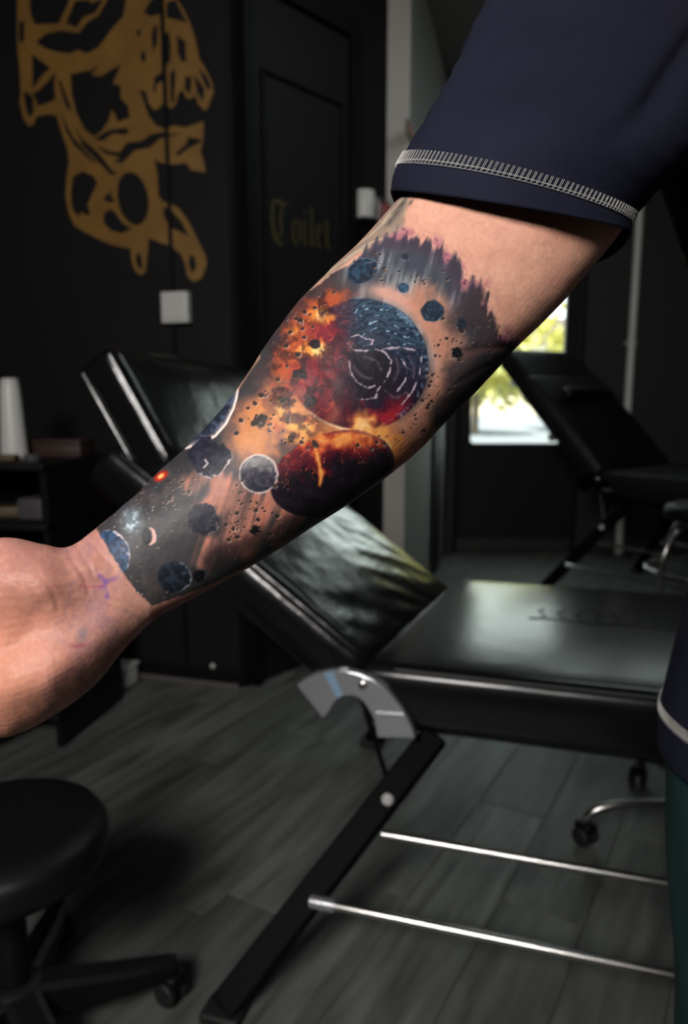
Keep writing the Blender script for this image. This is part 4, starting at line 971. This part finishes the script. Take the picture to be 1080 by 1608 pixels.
sh_ = [(.12, .02, 1.50), (.185, .025, 1.43), (.232, .035, 1.27), (.262, .035, 1.14), (.278, .0, 1.00), (.282, -.02, .90), (.280, -.025, .86)]
rest.tube(curve3(sh_, 4), list(np.interp(np.linspace(0, 1, 25), [0, .2, .45, .6, .8, 1], [.055, .052, .045, .042, .034, .026])), 18)
rest.tube(curve3([(.280, -.026, .875), (.280, -.03, .83), (.278, -.034, .785)], 4), [.022] + [.030] * 7 + [.026], 14, True, 1.0)
for i, (dy, L_, r_) in enumerate(((-.062, .072, .0085), (-.043, .082, .009), (-.022, .076, .0087), (-.003, .060, .0076))):
    rest.tube(curve3([(.279, dy + .002, .80), (.279, dy, .755), (.274, dy - .004, .755 - L_ * .5), (.264, dy - .006, .755 - L_)], 3), [r_ * 1.1, r_ * 1.05, r_, r_, r_ * .98, r_ * .95, r_ * .92, r_ * .88, r_ * .82, r_ * .5], 10)
rest.tube(curve3([(.274, -.05, .845), (.266, -.078, .805), (.258, -.088, .772), (.25, -.09, .748)], 3), [.012, .012, .011, .0105, .010, .0095, .009, .008, .007, .004], 10)
RM = remesh(rest, .0032, 6)
# one continuous skin: join both into the body
def arrays(me):
    n = len(me.vertices); c = np.empty(n * 3, np.float32); me.vertices.foreach_get('co', c); nl_ = len(me.loops); li = np.empty(nl_, np.int32); me.loops.foreach_get('vertex_index', li)
    st = np.empty(len(me.polygons), np.int32); me.polygons.foreach_get('loop_start', st); tt = np.empty(len(me.polygons), np.int32); me.polygons.foreach_get('loop_total', tt); return c, li, st, tt
c1, l1, s1_, t1_ = arrays(AM); c2, l2, s2_, t2_ = arrays(RM)
body = bpy.data.meshes.new('body'); n1_, n2_ = len(c1) // 3, len(c2) // 3
body.vertices.add(n1_ + n2_); body.vertices.foreach_set('co', np.concatenate([c1, c2])); body.loops.add(len(l1) + len(l2)); body.loops.foreach_set('vertex_index', np.concatenate([l1, l2 + n1_]))
body.polygons.add(len(s1_) + len(s2_)); body.polygons.foreach_set('loop_start', np.concatenate([s1_, s2_ + len(l1)])); body.polygons.foreach_set('loop_total', np.concatenate([t1_, t2_]))
body.polygons.foreach_set('use_smooth', np.ones(len(s1_) + len(s2_), bool)); body.update(calc_edges=True); body.validate()
ca_ = body.color_attributes.new('pigment', 'FLOAT_COLOR', 'POINT'); allc = np.ones((n1_ + n2_, 4), np.float32); allc[:n1_, :3] = pig; allc[n1_:, :3] = (.50, .27, .19); ca_.data.foreach_set('color', allc.ravel())
body.materials.append(M['skin']); bo = bpy.data.objects.new('body', body); COL.objects.link(bo); bo.parent = person
bo['label'] = 'skin with a colour space tattoo of planets and rocks on the inner forearm'
for s in (-1, 1):
    e = MB(); ell(e, (s * .030 - .05, -.0815, 1.812), (.0115, .0115, .0100), 14); eo = e.build('eye', M['eye'], person); e = MB(); ell(e, (s * .030 - .05, -.0918, 1.812), (.0052, .0022, .0052), 12); e.build('iris', M['iris'], eo)
hr = MB(); R_ = []
for j in range(13):
    b = .02 + 1.75 * j / 12; ring = []
    for i in range(36):
        a = 2 * math.pi * i / 36; bb_ = b * (1 if math.sin(a) > -.2 else .72 + .1 * math.cos(3 * a)); k_ = 1.0 + .02 * math.sin(9 * a + j)
        ring.append((.084 * k_ * math.sin(bb_) * math.cos(a) - .05, .012 + .106 * k_ * math.sin(bb_) * math.sin(a), 1.833 + .122 * math.cos(bb_)))
    R_.append(ring)
hr.loft(R_).build('hair', M['hair'], person, auto=0)

# T-shirt: right sleeve from its outline, trunk and left sleeve
SL = [(613, 300, 991, 362, -8, 92, .457, .050), (618, 272, 992, 352, -20, 84, .458, .051), (632, 244, 996, 336, -23, 72, .461, .053), (680, 165, 1052, 276, -25, 50, .475, .064), (718, 95, 1100, 215, -20, 30, .50, .066),
      (752, 20, 1130, 130, -15, 20, .53, .070), (800, -48, 1152, 60, -12, 10, .565, .072), (882, -82, 1164, 16, -10, 5, .605, .070), (1000, -42, 1182, 24, -5, 5, .65, .058), (1120, 40, 1220, 92, 0, 0, .70, .03)]
NS = 96
SLc = cr(SL, 6)
def sleeve_pt(row, t, inset=0.):
    lx, ly, rx, ry, f, b, d, hb = row; v = math.cos(t) * (1 - inset); s = math.sin(t); sh = (b if s > 0 else f) * abs(s) ** 1.2
    return W((lx + rx) / 2 + (rx - lx) / 2 * v, (ly + ry) / 2 + (ry - ly) / 2 * v + sh * (1 if s > 0 else 1), d + hb * s * (1 - inset))
def wr(i, t):
    """soft folds of the sleeve"""
    return .0006 * math.sin(2.2 * i + 3 * math.sin(t * 1.3) + t * 1.1) * min(1, max(0, (i - 9) / 8)) - .007 * math.exp(-((t - 5.25 - .02 * (i - 20)) / .13) ** 2) * min(1, max(0, (i - 17) / 8))
srings = []
for i, row in enumerate(SLc):
    cc_ = np.array(sleeve_pt(row, 0)) * .5 + np.array(sleeve_pt(row, math.pi)) * .5; ring = []
    for k in range(NS):
        p = sleeve_pt(row, 2 * math.pi * k / NS); q = p - cc_; q /= np.linalg.norm(q)
        ring.append(p + q * wr(i, 2 * math.pi * k / NS) - PL0)
    srings.append(ring)
inner = [[sleeve_pt(SLc[i], 2 * math.pi * k / NS, .022) - PL0 for k in range(NS)] for i in (10, 5, 1)]
shirt = MB()
shirt.loft(inner + [[sleeve_pt(SLc[0], 2 * math.pi * k / NS, .012) - PL0 for k in range(NS)]] + srings, False)
TR = [(.800, .208, .150), (.802, .212, .153), (.84, .212, .154), (.90, .204, .150), (1.0, .190, .142), (1.1, .186, .140), (1.2, .186, .144), (1.3, .190, .148), (1.39, .218, .148), (1.47, .240, .142), (1.525, .222, .128), (1.565, .150, .105), (1.595, .100, .088), (1.608, .080, .080)]
TR2 = cr(TR, 3)
def trunk_pt(row, a, off=0.):
    z, rx, ry = row; f = 1 + .012 * math.sin(5 * a + 9 * z) * min(1, max(0, z - .80) * 6)
    sx, sy = math.cos(a), math.sin(a); e = .92; ln = float(sstep(1.1, 1.45, np.array(z)))
    return np.array([(rx * f + off) * math.copysign(abs(sx) ** e, sx) - .035 * ln, (ry * f + off) * math.copysign(abs(sy) ** e, sy) + .02 - .01 * ln, z])
tr = [[trunk_pt(r, 2 * math.pi * k / 80) for k in range(80)] for r in TR2]
lo_ = [[trunk_pt((.815, .202, .143), 2 * math.pi * k / 80) for k in range(80)]]
shirt.loft(lo_ + tr + [[(.066 * math.cos(2 * math.pi * k / 80) - .05, .066 * math.sin(2 * math.pi * k / 80) + .015, 1.60) for k in range(80)]], False)
ls = curve3([(.04, .02, 1.49), (.14, .023, 1.475), (.205, .03, 1.39), (.236, .035, 1.27)], 5)
lr = list(np.interp(np.linspace(0, 1, len(ls)), [0, .3, .7, 1], [.085, .085, .075, .072]))
shirt.tube(ls, lr, 40, False)
so = shirt.build('t_shirt', M['navy'], person, auto=0)

# overlock seams: ladder of thread loops along sleeve hem and shirt hem
def seam(fn_lo, fn_hi, t0, t1, n, rad):
    m = MB(); P0, P1, P2 = [], [], []
    for i in range(n):
        t = t0 + (t1 - t0) * i / (n - 1); dt = (t1 - t0) / n * .30
        a, b = fn_lo(t), fn_hi(t); a2, b2 = fn_lo(t + dt), fn_hi(t + dt); md = fn_lo(t + dt * .5) * .68 + fn_hi(t + dt * .5) * .32
        m.tube([a * .72 + b * .28, b, b2, a2 * .72 + b2 * .28], rad, 5)
        j = fn_lo(t + dt * 1.6)
        m.tube([a * .70 + b * .30, a, j * .72 + fn_hi(t + dt * 1.6) * .28], rad * 1.25, 5); P0.append(a)
    m.tube(P0, rad * .9, 5); m.tube([p * .72 + fn_hi(t0 + (t1 - t0) * i / (n - 1)) * .28 for i, p in enumerate(P0)], rad * 1.2, 5); return m
def sl_at(iv, t, off=.0012):
    i = int(iv); f = iv - i; a = np.array(sleeve_pt(SLc[i], t)); b = np.array(sleeve_pt(SLc[i + 1], t)); p = a * (1 - f) + b * f
    c = (np.array(sleeve_pt(SLc[i], 0)) + np.array(sleeve_pt(SLc[i], math.pi))) / 2; q = p - c; q /= np.linalg.norm(q); return p + q * off - PL0
seam(lambda t: sl_at(9.2, t), lambda t: sl_at(12.4, t), math.pi * .93, math.pi * 2.05, 76, .00015).build('sleeve_stitching', M['thread'], so)
seam(lambda t: trunk_pt((.843, .2118, .1538), t, .0016), lambda t: trunk_pt((.8545, .2110, .1533), t, .0016), math.pi * .75, math.pi * 1.5, 110, .00026).build('hem_stitching', M['thread'], so)

# trousers and shoes
tro = MB()
tro.loft([[(rx * math.cos(a), ry * math.sin(a) + .02, z) for a in [2 * math.pi * k / 48 for k in range(48)]] for z, rx, ry in ((1.0, .185, .125), (.93, .195, .135), (.86, .200, .138), (.82, .197, .135), (.79, .17, .11))])
for s in (-1, 1):
    rows = [(.86, .100, .02, .100, .125), (.78, .100, .015, .103, .122), (.70, .102, .01, .098, .112), (.60, .103, .005, .088, .10), (.48, .104, .0, .077, .085), (.36, .104, .012, .073, .080), (.22, .104, .02, .067, .072), (.09, .104, .02, .066, .070), (.075, .104, .02, .062, .066)]
    tro.loft([[(s * cx_ + rx * (1 + .02 * math.sin(7 * a + z * 30)) * math.cos(a), cy_ + ry * math.sin(a), z) for a in [2 * math.pi * k / 40 for k in range(40)]] for z, cx_, cy_, rx, ry in cr(rows, 4)])
tro.build('trousers', M['green'], person, auto=0)
for s in (-1, 1):
    P = [(-.205, .010, .035), (-.19, .034, .055), (-.13, .046, .062), (-.06, .045, .078), (0, .040, .11), (.05, .038, .112), (.085, .034, .10), (.10, .018, .06)]
    up_ = MB().loft([[(s * .108 + w_ * math.cos(a), y_ + .0, .022 + (h_2 - .022) * max(0, math.sin(a)) ** .8 - .0) for a in [math.pi * k / 14 for k in range(15)]] for y_, w_, h_2 in P], True)
    shoe = up_.build('shoe', M['shoe'], person, auto=0)
    MB().loft([[(s * .108 + (w_ + .004) * v, y_, z) for v, z in ((-1, .001), (1, .001), (1, .024), (-1, .024))] for y_, w_, h_2 in P]).build('sole', M['sole'], shoe, False)

# ---------------------------------------------------------------- the street outside the glass
m = MB().box(-6, 10, FWY + .16, FWY + 3.2, -.10, -.02); g = m.build('pavement', M['paving'], None, False); struct(g)
m = MB().box(-10, 14, FWY + 3.2, FWY + 9.5, -.20, -.09); struct(m.build('street', M['road'], None, False))
m = MB().box(-10, 14, FWY + 9.5, FWY + 45, -.15, -.02); struct(m.build('ground_far', M['road'], None, False))
def tree(label, x, y, h, r, seed):
    T = thing('street_tree', label, 'tree', (x, y, -.02), 0, 'sunlit street trees'); rg = random.Random(seed)
    MB().tube([(0, 0, 0), (.02, .01, h * .4), (-.03, 0, h * .75)], [.11, .085, .05], 10).build('trunk', M['bark'], T)
    lv = MB()
    for i in range(1500):
        a, b = rg.random() * 6.283, math.acos(2 * rg.random() - 1); q = r * (.55 + .45 * rg.random()) * (1 + .2 * math.sin(3 * a + seed)); c = np.array([q * math.sin(b) * math.cos(a), q * math.sin(b) * math.sin(a), h * .8 + q * .8 * math.cos(b)])
        u = np.array([rg.gauss(0, 1), rg.gauss(0, 1), rg.gauss(0, 1)]); u /= np.linalg.norm(u); v = np.cross(u, [rg.random(), rg.random(), 1]); v /= np.linalg.norm(v); k = .16 + .1 * rg.random()
        lv.add([c - u * k, c + v * k * .5, c + u * k, c - v * k * .5], [(0, 1, 2, 3)])
    o = lv.build('foliage', M['foliage'], T, False); o['kind'] = 'stuff'
tree('yellow-green sunlit tree seen through the door glass, left', 3.6, 20.5, 3.0, 2.1, 3)
tree('yellow-green sunlit tree seen through the door glass, right', 8.2, 21.5, 3.2, 2.2, 8)
# low wall behind the trees
bl_ = thing('street_house', 'pale cream house across the street behind the trees', 'building', (6, 33, -.02))
MB().box(-7, 7, 0, 4, 0, 3.2).build('wall', M['render'], bl_, False)
for x in (-4.5, -2, .6, 3.2): MB().box(x, x + 1.1, -.03, .02, .95, 2.3).build('window', M['car_glass'], bl_, False)
MB().add([(-7.3, -.3, 3.2), (7.3, -.3, 3.2), (7.3, 4.3, 3.2), (-7.3, 4.3, 3.2), (-7.3, 2, 4.4), (7.3, 2, 4.4)], [(0, 1, 5, 4), (2, 3, 4, 5), (0, 4, 3), (1, 2, 5), (0, 3, 2, 1)]).build('roof', M['brown'], bl_, False)
# parked car
def car(label, x, y, rz, paint):
    T = thing('parked_car', label, 'car', (x, y, -.0895), rz)
    prof = [(-2.05, .32), (-2.1, .62), (-1.98, .86), (-1.25, .96), (-.72, 1.40), (.55, 1.44), (1.25, 1.02), (1.98, .86), (2.08, .55), (2.02, .30)]
    body = MB(); body.loft([[(u, yy * (1 if z < .98 else .86), z) for u, z in prof] for yy in (-.84, -.8, .8, .84)]); body.build('body', paint, T, bevel=.03)
    for sy in (-1, 1):
        MB().prism([(-1.05, 1.0), (-.66, 1.34), (.5, 1.37), (1.05, 1.03)], lambda u, v, d: (u, sy * d, v), .845 - .10, .85 - .10 + .012).build('side_window', M['car_glass'], T, False)
        for x_ in (-1.3, 1.3):
            w_ = MB().lathe([(.16, -.09), (.30, -.1), (.32, -.06), (.32, .06), (.30, .1), (.16, .09)], 28).build('wheel', M['rubber'], T); w_.location = (x_, sy * .76, .3205); w_.rotation_euler = (math.pi / 2, 0, 0)
            hb = MB().lathe([(.0, -.1), (.15, -.1), (.16, -.06), (.16, .06), (.15, .1)], 20).build('hub_cap', M['satin'], w_)
    for sx, z in ((-2.06, .70), (2.03, .68)):
        for sy in (-1, 1): MB().rbox(sx - .04, sx + .04, sy * .62 - .14, sy * .62 + .14, z - .07, z + .07, .02, (1, 1, 1), 2).build('lamp', M['white_plastic'], T)
    return T
car('dark blue-grey car parked across the street, behind the far bed', 6.5, FWY + 8.2, math.radians(2), M['car_paint'])
